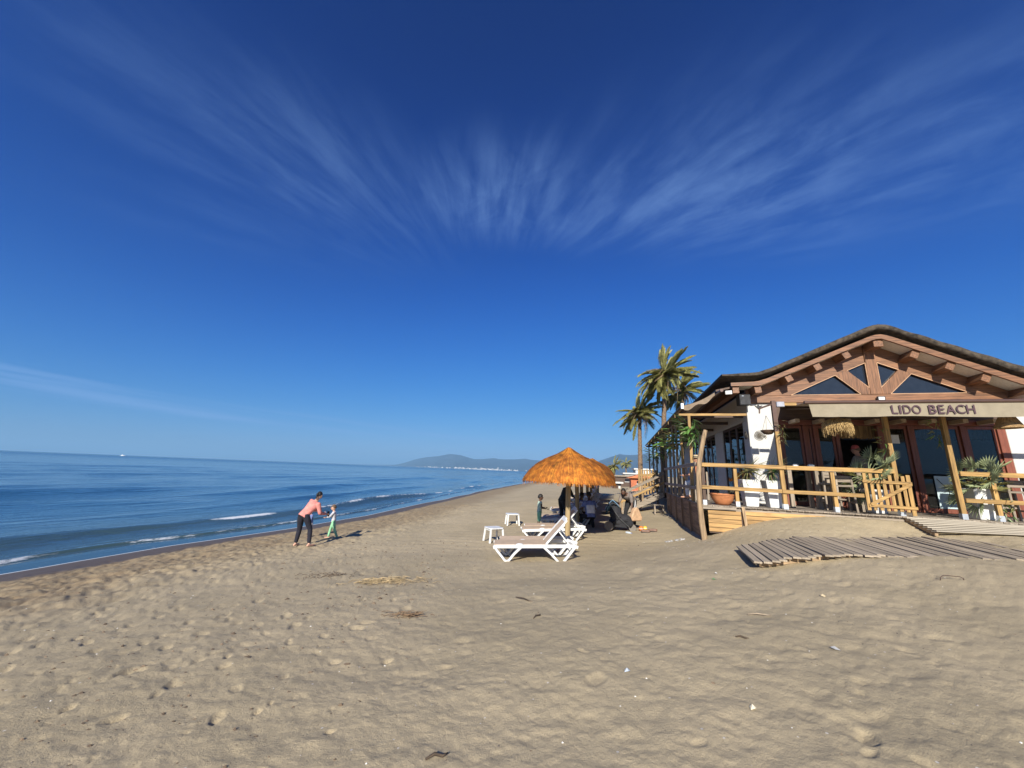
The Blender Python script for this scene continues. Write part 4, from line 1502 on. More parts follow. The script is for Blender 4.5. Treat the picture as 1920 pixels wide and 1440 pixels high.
def palm(label, x, y, zc, sc, seed, lean=0.0, nup=34, nmid=26, ndry=16, r0=.20):
    rg = random.Random(seed)
    zg = gz(x, y)
    t = thing('palm_tree', label, 'palm tree', (x - lean, y, zg - .05), 0, 'tall date palms behind the restaurant')
    h = zc - zg
    m_ = MB()
    n_ = 46
    pts, rad = [], []
    for i in range(n_):
        f = i / (n_ - 1)
        pts.append((lean * f ** 1.6, 0, h * f))
        rad.append((r0 * (1 - .35 * f) + (.10 if f > .94 else 0)) * (1.0 if i % 2 else 1.10))
    m_.tube(pts, rad, 10)
    m_.build('trunk', m_trunk, t, smooth=True)
    top = Vector((lean, 0, h))
    for grp, n__, e0, e1, nm in ((FR_UP, nup, 88, 38, 'frond'), (FR_MID, nmid, 42, -2, 'frond'), (FR_DRY, ndry, 0, -48, 'dry_frond')):
        for k in range(n__):
            f = (k + rg.random()) / n__
            o = place(nm, rg.choice(grp), t, top + Vector((0, 0, rg.uniform(-.12, .15))))
            o.rotation_mode = 'ZYX'
            o.rotation_euler = (rg.uniform(-.5, .5), -R(e0 + (e1 - e0) * f + rg.uniform(-6, 6)), k * 2.39996 + rg.uniform(-.25, .25))
            s = sc * rg.uniform(.82, 1.08)
            o.scale = (s, s, s)
    return t


palm('tallest date palm rising behind the restaurant terrace', 11.0, 26.0, 10.1, 1.02, 1, .45)
palm('leftmost date palm with a bare lower trunk and drooping dry fronds', 9.75, 28.0, 7.55, .88, 2, .1, 18, 18, 20, .19)
palm('date palm half hidden behind the roof, right of the tallest one', 13.55, 29.0, 9.6, .92, 3, .1, 16, 20, 14)
palm('small far palm beyond the beach huts, left of the white roofs', 21.6, 78.0, 4.8, .95, 4, 0, 14, 18, 10, .22)
palm('small far palm above the white roofs, next to the tall trunk', 25.2, 82.0, 5.3, .70, 5, 0, 10, 14, 8, .2)


def fan_leaf(name, n_, ln, mm, cup=.25):
    """stiff fan-palm leaf: pleated blades spread from the end of a stalk along +X"""
    m_ = MB()
    m_.tube([(0, 0, 0), (ln * .35, 0, .02), (ln * .62, 0, .0)], [.010, .008, .006], 4, caps=False)
    c = Vector((ln * .6, 0, 0))
    for k in range(n_):
        a = R(-100 + 200 * k / (n_ - 1))
        d = Vector((math.cos(a), math.sin(a), cup * abs(math.sin(a)) + .05)).normalized()
        l_ = ln * .46 * (1 - .25 * abs(a) / PI)
        s = Vector((-math.sin(a), math.cos(a), 0)) * ln * .028
        z = Vector((0, 0, .012))
        m_.add([c, c + d * l_ * .55 - s, c + d * l_ * .55 + z, c + d * l_ * .55 + s, c + d * l_], [(0, 1, 2), (0, 2, 3), (1, 4, 2), (2, 4, 3)])
    return m_.mesh(name, mm)


FAN_B = [fan_leaf('fan_leaf', 15, .62, m_leaf_b, .2 + .1 * k) for k in range(2)]
FAN_G = [fan_leaf('fan_leaf', 13, .55, m_leaf, .2 + .1 * k) for k in range(2)]


def blade_mesh(name, ln, wd, mm, bend=.3):
    m_ = MB()
    P = [(ln * f, 0, -bend * ln * f * f) for f in (0, .35, .7, 1)]
    W = [wd * .8, wd, wd * .6, 0]
    v = []
    for p, w_ in zip(P, W):
        v += [(p[0], -w_ / 2, p[2]), (p[0], w_ / 2, p[2])]
    m_.add(v, [(0, 1, 3, 2), (2, 3, 5, 4), (4, 5, 7, 6)])
    return m_.mesh(name, mm)


BL = [blade_mesh('leaf', .42, .030, m_leaf, .15), blade_mesh('leaf', .36, .028, m_leaf_g, .3), blade_mesh('leaf', .30, .02, m_leaf_dry, .5)]


def rosette(t, c, meshes, n_, e0, e1, sc, rg, name='leaf'):
    for k in range(n_):
        o = place(name, rg.choice(meshes), t, c)
        o.rotation_mode = 'ZYX'
        f = (k + .5) / n_
        o.rotation_euler = (rg.uniform(-.3, .3), -R(e0 + (e1 - e0) * f + rg.uniform(-8, 8)), k * 2.39996 + rg.uniform(-.3, .3))
        s = sc * rg.uniform(.8, 1.15)
        o.scale = (s, s, s)


def planter(label, u, v, w_=.42, h=.72, rz=0.0):
    t = bthing('planter', label, 'planter', u, v, DECK + .002, rz, 'tall white planters on the deck')
    a, b = w_ / 2, w_ * .34
    m_ = MB()
    vs_ = []
    for (r, z) in ((b, 0), (a * .93, h * .80), (a, h * .97), (a, h), (a - .03, h), (a - .035, h - .06)):
        vs_ += [(-r, -r, z), (r, -r, z), (r, r, z), (-r, r, z)]
    fs = [(3, 2, 1, 0), (20, 21, 22, 23)]
    for i in range(5):
        for k in range(4):
            k2 = (k + 1) % 4
            fs.append((i * 4 + k, i * 4 + k2, i * 4 + 4 + k2, i * 4 + 4 + k))
    m_.add(vs_, fs).build('pot', m_plastic, t, bevel=.012)
    MB().box(-a + .037, a - .037, -a + .037, a - .037, h - .075, h - .05).build('soil', m_soil, t)
    return t


rg = random.Random(5)
P_SPOTS = [(.84, .45, 'left of the two tall white planters behind the front rail'), (1.42, .47, 'tall white planter beside the tall fence post, right of its twin'), (5.78, .42, 'tall white planter behind the right-hand rail by the ramp'), (3.80, .62, 'white planter half hidden behind the picket gate')]
for i, (u, v, lab) in enumerate(P_SPOTS):
    planter(lab, u, v, .44, .72 if i != 3 else .60, R(rg.uniform(-4, 4)))
for i, (u, v, lab, meshes, sc, n_) in enumerate([
        (.84, .45, 'spiky green yucca in the left white planter', [BL[0], BL[0], BL[2]], 1.5, 80),
        (1.42, .47, 'dark spiky yucca in the white planter beside the tall post', [BL[0], BL[1], BL[2]], 1.35, 70)]):
    t = bthing('yucca_plant', lab, 'plant', u, v, DECK + .65)
    MB().tube([(0, 0, 0), (.02, 0, .34)], [.035, .03], 6).build('stem', m_trunk, t)
    rosette(t, (.02, 0, .34), meshes, n_, 85, 5, sc, rg)
    rosette(t, (-.08, -.08, .05), [BL[1], BL[2]], 16, 80, 10, .75, rg)
for u, v, z, lab, sc in ((5.80, .42, DECK + .68, 'bluish fan palm in the white planter by the ramp', 1.25), (3.72, .55, DECK + .78, 'bluish fan palm above the picket gate', 1.45)):
    t = bthing('fan_palm', lab, 'plant', u, v, z)
    MB().tube([(0, 0, -.05), (0, 0, .22)], [.06, .05], 7).build('stem', m_trunk, t)
    rosette(t, (0, 0, .20), FAN_B, 18, 88, 18, sc, rg, 'fan_leaf')
    rosette(t, (0, 0, .10), FAN_G, 8, 15, -20, sc * .8, rg, 'fan_leaf')

t = bthing('terracotta_bowl', 'wide orange terracotta bowl on the deck corner', 'plant pot', .13, .40, DECK + .002)
MB().lathe([(.0, 0), (.14, 0), (.20, .04), (.275, .15), (.315, .27), (.335, .275), (.335, .30), (.30, .30), (.285, .25), (0, .25)], 28).build('bowl', m_terra, t, smooth=True)
s_ = bthing('succulent_plant', 'low green succulents growing in the terracotta bowl', 'plant', .13, .40, DECK + .25)
for k in range(3):
    rosette(s_, (-.16 + .15 * k, rg.uniform(-.08, .08), .01), [BL[0], BL[1]], 26, 85, 15, .55, rg)

# hanging greenery on the pergola posts
def leafy(t, n_, sx, sz, meshes, sc, rg, name='leaf'):
    for k in range(n_):
        a = rg.uniform(0, 2 * PI); f = rg.random()
        r_ = sx * (1 - .55 * f) * math.sqrt(rg.random())
        o = place(name, rg.choice(meshes), t, (r_ * math.cos(a), r_ * math.sin(a), -sz * f))
        o.rotation_mode = 'ZYX'
        o.rotation_euler = (rg.uniform(-.4, .4), R(rg.uniform(15, 70)), a + rg.uniform(-.5, .5))
        s = sc * rg.uniform(.7, 1.2)
        o.scale = (s, s, s)


SP = [blade_mesh('leaf', .34, .060, m_leaf_g, .5), blade_mesh('leaf', .28, .05, m_leaf, .6), blade_mesh('leaf', .3, .055, m_leaf_b, .5)]
for u, v, z, n_, sx, sz, lab in [(-.45, 1.26, 4.78, 60, .26, .75, 'bright green fern bunch hung on the front pergola post'),
                                 (-.45, 4.3, 4.75, 46, .34, .8, 'dark fern bunch on the second pergola post back'),
                                 (-.45, 6.56, 4.75, 40, .34, .8, 'green fern bunch on the pergola, third from the front'),
                                 (-.45, 9.14, 4.75, 36, .36, .9, 'green fern bunch on the pergola, fourth from the front'),
                                 (-.45, 12.4, 4.75, 30, .4, 1.0, 'fern bunch on the pergola, fifth from the front'),
                                 (-.45, 16.0, 4.75, 30, .4, 1.0, 'farthest fern bunch hanging on the pergola')]:
    t = bthing('hanging_fern', lab, 'plant', u, v, z, 0, 'ferns hung along the pergola')
    leafy(t, int(n_ * 1.5), sx, sz, [SP[0], SP[1]] if v > 2 else [SP[0], SP[0], SP[2]], 1.35, rg)
for u, v, z, n_, lab in [(1.62, .0, 4.55, 34, 'trailing silver-green plant hung on the tall post left of the awning'), (3.92, .1, 4.35, 30, 'trailing ivy hung beside the gate post'), (5.05, .16, 4.55, 34, 'dark trailing ivy hung on the post right of the gate')]:
    t = bthing('trailing_plant', lab, 'plant', u, v, z)
    leafy(t, n_, .11, .62, [SP[1], SP[2]] if u < 2 else [SP[1], SP[1], SP[0]], .55, rg)
t = bthing('creeper_bush', 'straggly green creeper at the foot of the right-hand planter', 'plant', 6.02, .12, DECK - .02)
for k in range(70):
    f = rg.random()
    o = place('leaf', rg.choice(SP), t, (rg.gauss(0, .10) * (1.3 - f), rg.gauss(0, .08), .55 * f))
    o.rotation_mode = 'ZYX'; o.rotation_euler = (rg.uniform(-1, 1), R(rg.uniform(-50, 60)), rg.uniform(0, 6.3)); o.scale = (.42,) * 3

# ---------------------------------------------------------------- things on and round the building
def strands(m_, n_, fn, w_=.004):
    for k in range(n_):
        P = fn(k)
        for a, b in zip(P[:-1], P[1:]):
            a, b = Vector(a), Vector(b)
            s = (b - a).cross(Vector((random.uniform(-1, 1), random.uniform(-1, 1), .3))).normalized() * w_
            m_.add([a - s, a + s, b + s * .7, b - s * .7], [(0, 1, 2, 3)])


t = bthing('raffia_lamp', 'shaggy straw pendant lamp hanging under the awning', 'lamp', 2.66, -.55, 4.56)
MB().tube([(0, 0, .0), (0, 0, .34)], .008, 5).build('cord', m_black, t)
MB().lathe([(.05, 0), (.12, -.06), (.20, -.16), (.26, -.30), (.25, -.30), (.19, -.17), (.11, -.07), (.04, -.015)], 18).build('shade', m_straw_d, t, smooth=True)
m_ = MB()


def fr(k):
    a = random.uniform(0, 2 * PI)
    f0 = random.uniform(.15, .75)
    out = []
    wv = random.uniform(-.25, .25)
    for i in range(4):
        f = f0 + (1 - f0) * i / 3 * 1.0
        ph = f * R(96)
        r = .35 * math.sin(ph) * random.uniform(.94, 1.06)
        out.append((r * math.cos(a + wv * i / 3), r * math.sin(a + wv * i / 3), -.05 - .24 * (1 - math.cos(ph)) + random.uniform(-.01, .02)))
    hang = random.uniform(.03, .20) + (.12 if random.random() < .12 else 0)
    x, y, z = out[-1]
    sw = random.uniform(.90, 1.06)
    out.append((x * (sw + 1) / 2 + random.uniform(-.02, .02), y * (sw + 1) / 2 + random.uniform(-.02, .02), z - hang * .5))
    out.append((x * sw * .97 + random.uniform(-.03, .03), y * sw * .97 + random.uniform(-.03, .03), z - hang))
    return out


strands(m_, 900, fr, .0042)
m_.build('fringe', m_straw, t, kind='stuff')
t.scale = (.84,) * 3
t = bthing('cone_lamp', 'conical woven straw lamp hanging at the right end of the awning', 'lamp', 5.95, -.55, 4.62)
MB().lathe([(.10, .05), (.12, .0), (.28, -.38), (.25, -.38), (.10, -.02)], 18).build('shade', m_straw_d, t, smooth=True)
MB().tube([(0, 0, .04), (0, 0, .3)], .008, 5).build('cord', m_black, t)
t.scale = (.85,) * 3

t = bthing('loudspeaker', 'black loudspeaker box under the left eave', 'loudspeaker', 1.36, 1.95, 5.30, R(8))
MB().box(-.17, .17, -.13, .13, 0, .36).build('cabinet', m_black, t, bevel=.01)
MB().box(-.15, .15, -.142, -.131, .02, .34).build('grille', mat('speaker_grille', (.035, .035, .038), .6, var=.3, bump=.5, bscale=300), t)
MB().box(-.10, -.04, -.146, -.143, .29, .31).build('badge', m_steel, t)
MB().tube([(0, .13, .2), (.05, .25, .2)], .02, 6).build('bracket', m_black, t)


def floodlight(label, u, v, z, rz=0, sc=1.0, body=m_black):
    t = bthing('floodlight', label, 'floodlight', u, v, z, rz)
    MB().box(-.10 * sc, .10 * sc, -.03, .03, 0, .13 * sc).build('housing', body, t, bevel=.008)
    MB().box(-.075 * sc, .075 * sc, -.036, -.031, .02, .11 * sc).build('lens', m_plastic, t)
    MB().tube([(0, .03, .06), (0, .09, .06)], .012, 5).build('bracket', m_black, t)


floodlight('small floodlight under the king post above the awning', 5.12, 2.02, 5.44)
floodlight('white twin floodlight under the left eave corner', .86, 1.62, 5.62, R(-20), .95, m_plastic)
for u, v, z, lab in ((1.78, 2.17, 4.36, 'round wicker fish ornament on the white front wall'), (1.47, 2.33, 4.36, 'round wicker ornament on the shaded side of the corner')):
    t = bthing('wicker_ornament', lab, 'ornament', u, v, z, 0 if u > 1.6 else R(-90))
    m_ = MB()
    for k in range(14):
        a = PI * k / 14
        m_.tube([(.135 * math.cos(a), -.03, .135 * math.sin(a)), (0, -.055, 0), (-.135 * math.cos(a), -.03, -.135 * math.sin(a))], .0045, 4, caps=False)
    for r_ in (.05, .09, .135):
        m_.tube([(r_ * math.cos(2 * PI * k / 20), -.035 - .12 * (.135 - r_), r_ * math.sin(2 * PI * k / 20)) for k in range(21)], .007 if r_ > .1 else .005, 4, caps=False)
    wk = mat('grey_wicker', (.16, .14, .11), .85, var=.2)
    m_.build('body', wk, t)
    MB().prism([(.12, -.02), (.20, -.10), (.17, -.02), (.22, .02)], -.04, -.03).build('tail', wk, t)
t = bthing('wall_bird', 'small dark metal bird silhouette high on the white wall', 'ornament', 1.84, 2.185, 5.28)
MB().prism([(-.02, -.03), (.05, -.10), (.07, .0), (.14, .07), (.05, .05), (.0, .11), (-.03, .04), (-.10, .06)], -.01, .005).build('body', m_black, t)

t = bthing('lamp_bracket', 'dark metal bracket arm on the tall post left of the awning', 'bracket', 1.53, .06, 4.86)
MB().bar((0, 0, -.62), (0, 0, .24), .10, .10, (0, 1, 0)).build('sleeve', m_metal_d, t)
MB().bar((-.05, 0, .14), (-.36, -.03, .02), .05, .05).build('arm', m_metal_d, t)
MB().bar((-.36, -.03, .03), (-.37, -.03, -.12), .03, .03, (0, 1, 0)).build('arm_end', m_metal_d, t)
MB().box(.05, .24, -.10, .02, .06, .20).build('grey_box', mat('grey_box', (.32, .33, .38), .5), t, bevel=.008)
MB().box(.25, .55, -.03, .03, .10, .18).build('timber_end', pine['X'], t)
t = bthing('hanging_basket', 'brown hanging flower basket in front of the white wall', 'basket', 1.42, .35, 4.18)
MB().lathe([(0, 0), (.10, .02), (.17, .10), (.175, .13), (.15, .12), (0, .10)], 16).build('bowl', darkw['X'], t, smooth=True)
for a in (0, 2.1, 4.2):
    MB().tube([(.17 * math.cos(a), .17 * math.sin(a), .12), (0, 0, .55)], .004, 4).build('chain', m_black, t)
rosette(t, (0, 0, .11), [SP[1], SP[2]], 14, 60, -5, .45, rg)

t = bthing('poster_board', 'pale blue poster with a line drawing leaning inside the glass door', 'poster', 6.40, 2.215, DECK + .14)
MB().box(-.27, .27, 0, .012, 0, .90).build('panel', mat('pale_blue_paper', (.46, .58, .60), .6, var=.05, rnd=0), t)
pl = [(-.22, .82), (-.1, .66), (.02, .52), (.0, .40), (-.04, .30), (-.05, .12)]
MB().tube([(a, -.006, b) for a, b in pl], .007, 4).build('drawn_line', m_black, t)
pl = [(-.02, .10), (.0, .22), (.04, .14), (.06, .26), (.1, .15), (.12, .22), (.14, .08)]
MB().tube([(a, -.006, b) for a, b in pl], .006, 4).build('drawn_line', m_black, t)
t = bthing('paper_notice', 'small white paper notice stuck on the glass beside the gate post', 'notice', 5.40, 2.235, 4.16)
MB().box(-.10, .10, 0, .004, 0, .26).build('sheet', m_plastic, t)

# bar tables and stools on the deck
def bar_table(label, u, v, w_, d_, h, rz=0):
    t = bthing('bar_table', label, 'table', u, v, DECK, rz)
    MB().box(-w_ / 2, w_ / 2, -d_ / 2, d_ / 2, h - .05, h).build('table_top', greyw['X'], t, bevel=.006)
    for sx in (-1, 1):
        for sy in (-1, 1):
            x, y = sx * (w_ / 2 - .07), sy * (d_ / 2 - .07)
            MB().box(x - .05, x + .05, y - .05, y + .05, .002, h - .051).build('leg', greyw['Z'], t, bevel=.004)


def bar_stool(label, u, v, rz=0, h=.72, bh=1.02):
    t = bthing('bar_stool', label, 'stool', u, v, DECK, rz, 'wooden stools at the bar tables')
    MB().box(-.19, .19, -.18, .18, h - .05, h).build('seat', greyw['X'], t, bevel=.006)
    for sx in (-1, 1):
        for sy in (-1, 1):
            hh = bh if sy > 0 else h - .051
            MB().bar((sx * .19, sy * .18, .002), (sx * .155, sy * .15, hh), .042, .042, (0, 1, 0)).build('leg', greyw['Z'], t)
        MB().bar((sx * .185, -.17, .24), (sx * .185, .17, .24), .03, .04).build('stretcher', greyw['Y'], t)
    MB().box(-.17, .17, .135, .165, bh - .17, bh).build('backrest', greyw['X'], t, bevel=.005)
    MB().bar((-.18, -.175, .30), (.18, -.175, .30), .03, .04).build('stretcher', greyw['X'], t)


bar_table('grey wooden bar table behind the middle of the front fence', 2.35, 1.15, .8, .62, 1.10)
bar_table('grey wooden bar table left of the picket gate', 3.25, 1.05, .85, .62, 1.07)
bar_table('grey wooden bar table behind the right-hand rail', 6.75, .85, 1.1, .62, 1.12)
bar_stool('wooden stool left of the middle fence post', 2.86, .85, R(190))
bar_stool('wooden stool right of the middle fence post', 3.05, .50, R(175), .68, .92)
bar_stool('wooden stool at the far right bar table', 6.45, .45, R(180), .70, .95)
for u, v, z, lab in ((2.28, 1.1, DECK + 1.101, 'white napkin box on the left bar table'), (2.62, 1.0, DECK + 1.101, 'second white napkin box on the left bar table')):
    t = bthing('napkin_box', lab, 'box', u, v, z)
    MB().box(-.07, .07, -.05, .05, 0, .10).build('box', m_plastic, t, bevel=.008)
    MB().box(-.05, .05, -.01, .01, .09, .125).build('napkins', m_white, t)

# ================================================================ PARASOLS, LOUNGERS, TABLES
m_reed = mat('orange_thatch', (.42, .135, .012), .85, var=.35, nscale=22, rnd=.05, bump=.8, bscale=60)
m_reed2 = mat('orange_thatch_straw', (.52, .175, .016), .8, var=.35, nscale=5, rnd=.05, trans=.12)
m_reed3 = mat('pale_thatch_straw', (.56, .22, .022), .8, var=.3, nscale=5, rnd=.05)
m_reed4 = mat('rust_thatch_straw', (.33, .095, .009), .85, var=.3, nscale=5, rnd=.05)
m_pole = mat('parasol_pole_wood', (.36, .265, .135), .75, grain='Z', var=.2, bump=.3)
m_sling = mat('tan_sling', (.62, .47, .33), .8, var=.06, bump=.2, bscale=400, trans=.12)


def make_parasol():
    t = thing('thatched_parasol', 'x', 'parasol', (0, 0, 0), 0, 'row of thatched parasols along the beach')
    MB().tube([(0, 0, -.3), (0, 0, 2.55)], .078, 14).build('pole', m_pole, t, smooth=True)
    prof = [(.02, 2.80), (.22, 2.64), (.55, 2.485), (.76, 2.415), (1.02, 2.25), (1.24, 2.05), (1.39, 1.84), (1.42, 1.77), (1.36, 1.78), (1.0, 2.08), (.6, 2.30), (.05, 2.5)]
    MB().lathe(prof, 48).build('canopy', m_reed, t, smooth='all')
    m_ = MB()
    rg_ = random.Random(1)
    pr = [(.03, 2.83), (.24, 2.67), (.56, 2.505), (.80, 2.42)]
    pr2 = [(.40, 2.60), (.76, 2.44), (1.03, 2.27), (1.25, 2.06), (1.40, 1.85), (1.455, 1.74)]

    def line(pp, a, f0, f1, lift, n_=4):
        out = []
        rs = [p[0] for p in pp]; zs = [p[1] for p in pp]
        for i in range(n_):
            f = f0 + (f1 - f0) * i / (n_ - 1)
            x = f * (len(pp) - 1)
            r_, z = np.interp(x, range(len(pp)), rs), np.interp(x, range(len(pp)), zs)
            out.append((r_ * math.cos(a), r_ * math.sin(a), z + lift))
        return out
    for k in range(3600):
        m_.cur = rg_.choice((0, 0, 1, 2, 2))
        a = rg_.uniform(0, 2 * PI)
        f0 = rg_.uniform(0, .75)
        f1 = min(1.0, f0 + rg_.uniform(.2, .45)) if rg_.random() < .6 else 1.0 + rg_.uniform(-.05, .05)
        P = line(pr2, a + 0, f0, min(f1, 1.04), rg_.uniform(.004, .02), 5)
        sway = rg_.uniform(-.03, .03)
        for i in range(len(P) - 1):
            p, q = Vector(P[i]), Vector(P[i + 1])
            w_ = .0065
            s = Vector((-math.sin(a), math.cos(a), 0))
            u0, u1 = s * sway * i / 4, s * sway * (i + 1) / 4
            m_.add([p - s * w_ + u0, p + s * w_ + u0, q + s * w_ * .8 + u1, q - s * w_ * .8 + u1], [(0, 1, 2, 3)])
    for k in range(900):
        m_.cur = rg_.choice((0, 1, 1, 2))
        a = rg_.uniform(0, 2 * PI)
        P = line(pr, a, rg_.uniform(0, .6), rg_.uniform(.9, 1.06), rg_.uniform(.004, .02), 3)
        s = Vector((-math.sin(a), math.cos(a), 0))
        for i in range(2):
            p, q = Vector(P[i]), Vector(P[i + 1])
            m_.add([p - s * .0045, p + s * .0045, q + s * .005, q - s * .005], [(0, 1, 2, 3)])
    for k in range(900):   # ragged lower edge
        a = rg_.uniform(0, 2 * PI)
        m_.cur = rg_.choice((0, 2, 2, 1))
        r_ = rg_.uniform(1.34, 1.46)
        p = Vector((r_ * math.cos(a), r_ * math.sin(a), 1.80)); q = p + Vector((.03 * math.cos(a) + rg_.uniform(-.02, .02), .03 * math.sin(a) + rg_.uniform(-.02, .02), -rg_.uniform(.04, .13)))
        s = Vector((-math.sin(a), math.cos(a), 0)) * .007
        m_.add([p - s, p + s, q + s * .6, q - s * .6], [(0, 1, 2, 3)])
    m_.build('straw', [m_reed2, m_reed3, m_reed4], t, kind='stuff')
    for k in range(8):
        a = 2 * PI * k / 8
        MB().tube([(.05 * math.cos(a), .05 * math.sin(a), 2.47), (1.30 * math.cos(a), 1.30 * math.sin(a), 1.84)], .014, 5).build('rib', m_pole, t)
    MB().tube([(0, 0, 1.18), (0, 0, 1.36)], .083, 14).build('pole_sun_patch', mat('painted_sun_patch', (.62, .60, .30), .7), t, smooth=True)  # sunlit patch below the canopy's shade, painted on as a pale yellow collar
    return t


ORD = ['first', 'second', 'third', 'fourth', 'fifth', 'sixth', 'seventh', 'eighth', 'ninth', 'tenth']
RD = (math.sin(R(15.4)), math.cos(R(15.4)))
PX, PY = 1.87, 12.1
par = make_parasol()
for k in range(9):
    o = par if k == 0 else copy_tree(par)
    x, y = PX + RD[0] * 2.95 * k, PY + RD[1] * 2.95 * k
    if k:
        x += random.uniform(-.06, .06)
    o.location = (x, y, gz(x, y))
    o.rotation_euler = (R(random.uniform(-.8, .8)), R(random.uniform(-.8, .8)), random.uniform(0, 6))
    o['label'] = 'orange thatched beach parasol nearest the camera, above the front loungers' if k == 0 else ('farthest thatched parasol at the end of the row' if k == 8 else 'thatched parasol, %s in the row behind the front one' % ORD[k])
    if k == 0:
        for ch in o.children:
            if ch.name.startswith('pole_sun_patch'):
                front_sun_patch = ch
        bpy.data.objects.remove(front_sun_patch)


def make_lounger():
    t = thing('sun_lounger', 'x', 'sun lounger', (0, 0, 0), 0, 'white sun loungers set out in pairs')
    W = .33
    for s in (-1, 1):
        y = s * W
        MB().strip([(0.0, y, .315), (.10, y, .335), (1.92, y, .335), (2.0, y, .30)], .05, .075).build('side_rail', m_plastic, t, bevel=.008)
        MB().strip([(.03, y + s * .03, .33), (.14, y + s * .03, .20), (.27, y + s * .03, .045), (.32, y + s * .03, .02), (.37, y + s * .03, .045), (.50, y + s * .03, .19), (.66, y + s * .03, .33)], .05, .088, (0, 1, 0)).build('front_leg', m_plastic, t, bevel=.008)
        MB().strip([(1.18, y + s * .03, .33), (1.36, y + s * .03, .17), (1.52, y + s * .03, .0)], .05, .088, (0, 1, 0)).build('rear_leg', m_plastic, t, bevel=.008)
        MB().strip([(1.93, y + s * .03, .33), (1.78, y + s * .03, .16), (1.64, y + s * .03, .0)], .05, .088, (0, 1, 0)).build('rear_leg', m_plastic, t, bevel=.008)
    for x in (.04, .62, 1.22, 1.90):
        MB().box(x - .03, x + .03, -W + .03, W - .03, .30, .335).build('cross_bar', m_plastic, t)
    m_ = MB()
    m_.box(.02, 1.27, -W + .028, W - .028, .365, .380)
    m_.build('seat_sling', m_sling, t)
    ca, sa = math.cos(R(46)), math.sin(R(46))
    b = place('backrest', None, t, (1.25, 0, .37), (0, -R(46), 0))
    bm_ = MB()
    bm_.box(0, .74, -W + .03, -W + .09, -.02, .02); bm_.box(0, .74, W - .09, W - .03, -.02, .02); bm_.box(.68, .75, -W + .09, W - .09, -.02, .02)
    bpy.data.objects.remove(b)
    b = bm_.build('backrest', m_plastic, t, bevel=.006)
    b.location = (1.25, 0, .37); b.rotation_euler = (0, -R(46), 0)
    MB().box(.02, .68, -W + .091, W - .091, .006, .016).build('back_sling', m_sling, b)
    for s in (-1, 1):
        MB().bar((1.56, s * .24, .66), (1.82, s * .24, .34), .025, .04, (0, 1, 0)).build('back_strut', m_plastic, t)
    MB().ball((.62, -W, .375), (.09, .05, .03), 10, 6).build('arm_pad', m_plastic, t, smooth='all')
    return t


lg = make_lounger()
LS = []
for k in range(8):
    for j in range(2):
        x = -.28 + RD[0] * 2.95 * k + (.12 if j else 0)
        y = 9.72 + RD[1] * 2.95 * k + j * .80
        LS.append((x, y))
LORD = ORD + ['eleventh', 'twelfth', 'thirteenth', 'fourteenth', 'fifteenth', 'sixteenth']
for i, (x, y) in enumerate(LS):
    o = lg if i == 0 else copy_tree(lg)
    a, b = gz(x + .3, y), gz(x + 1.6, y)
    o.location = (x, y, a - (b - a) * .25 + .0)
    o.rotation_euler = (0, -math.atan2(b - a, 1.3), R(random.uniform(-3, 3) if i else 1.0))
    o['label'] = ('white sun lounger with tan sling nearest the camera' if i == 0 else 'white sun lounger right behind the front one, half hidden by it' if i == 1 else 'white sun lounger, %s from the front of the row' % LORD[i])


def side_table(label, x, y, sc, rz):
    z = gz(x, y)
    t = thing('side_table', label, 'table', (x, y, z), rz, 'small white plastic tables on the sand')
    m_ = MB()
    k = .25
    prof = []
    m_.prism([(-k, -k + .06), (-k + .06, -k), (k - .06, -k), (k, -k + .06), (k, k - .06), (k - .06, k), (-k + .06, k), (-k, k - .06)], .395, .43, 'Z')
    m_.build('table_top', m_plastic, t, bevel=.01)
    for sx in (-1, 1):
        for sy in (-1, 1):
            MB().bar((sx * .235, sy * .235, 0), (sx * .20, sy * .20, .396), .055, .05, (0, 1, 0)).build('leg', m_plastic, t, bevel=.006)
        MB().box(sx * .20 - .01, sx * .20 + .01, -.17, .17, .345, .394).build('apron', m_plastic, t)
    t.scale = (sc,) * 3


side_table('white plastic side table nearest the front loungers', -.38, 12.45, 1.0, R(28))
side_table('white plastic side table farther back near the boy', .24, 16.25, 1.05, R(10))

# ================================================================ PEOPLE
SKIN_L = mat('fair_skin', (.58, .34, .235), .55, var=.06, rnd=0)
SKIN_T = mat('tanned_skin', (.46, .24, .15), .55, var=.06, rnd=0)
SKIN_D = mat('dark_skin', (.105, .052, .032), .5, var=.08, rnd=0)
M_EYE = mat('eye', (.02, .02, .02), .3)
M_LIP = mat('lip', (.30, .09, .07), .5)
HAIR_K = mat('black_hair', (.012, .010, .009), .55, var=.3, bump=.6, bscale=200)
HAIR_B = mat('brown_hair', (.13, .075, .038), .6, var=.3, bump=.6, bscale=200)


def cloth(name, col, **k):
    return mat(name, col, .88, var=.16, bump=1.0, bscale=11, nscale=8, rnd=0, **k)


def remeshed(prims, vox, sm=4):
    """prims: MB of overlapping closed shapes -> one continuous smooth surface"""
    me = prims.mesh('tmp', SKIN_L)
    o = bpy.data.objects.new('tmp', me)
    COL.objects.link(o)
    r = o.modifiers.new('r', 'REMESH'); r.mode = 'VOXEL'; r.voxel_size = vox
    s = o.modifiers.new('s', 'SMOOTH'); s.factor = .5; s.iterations = sm
    bpy.context.view_layer.update()
    out = bpy.data.meshes.new_from_object(o.evaluated_get(bpy.context.evaluated_depsgraph_get()))
    bpy.data.objects.remove(o)
    out.polygons.foreach_set('use_smooth', [True] * len(out.polygons))
    return out


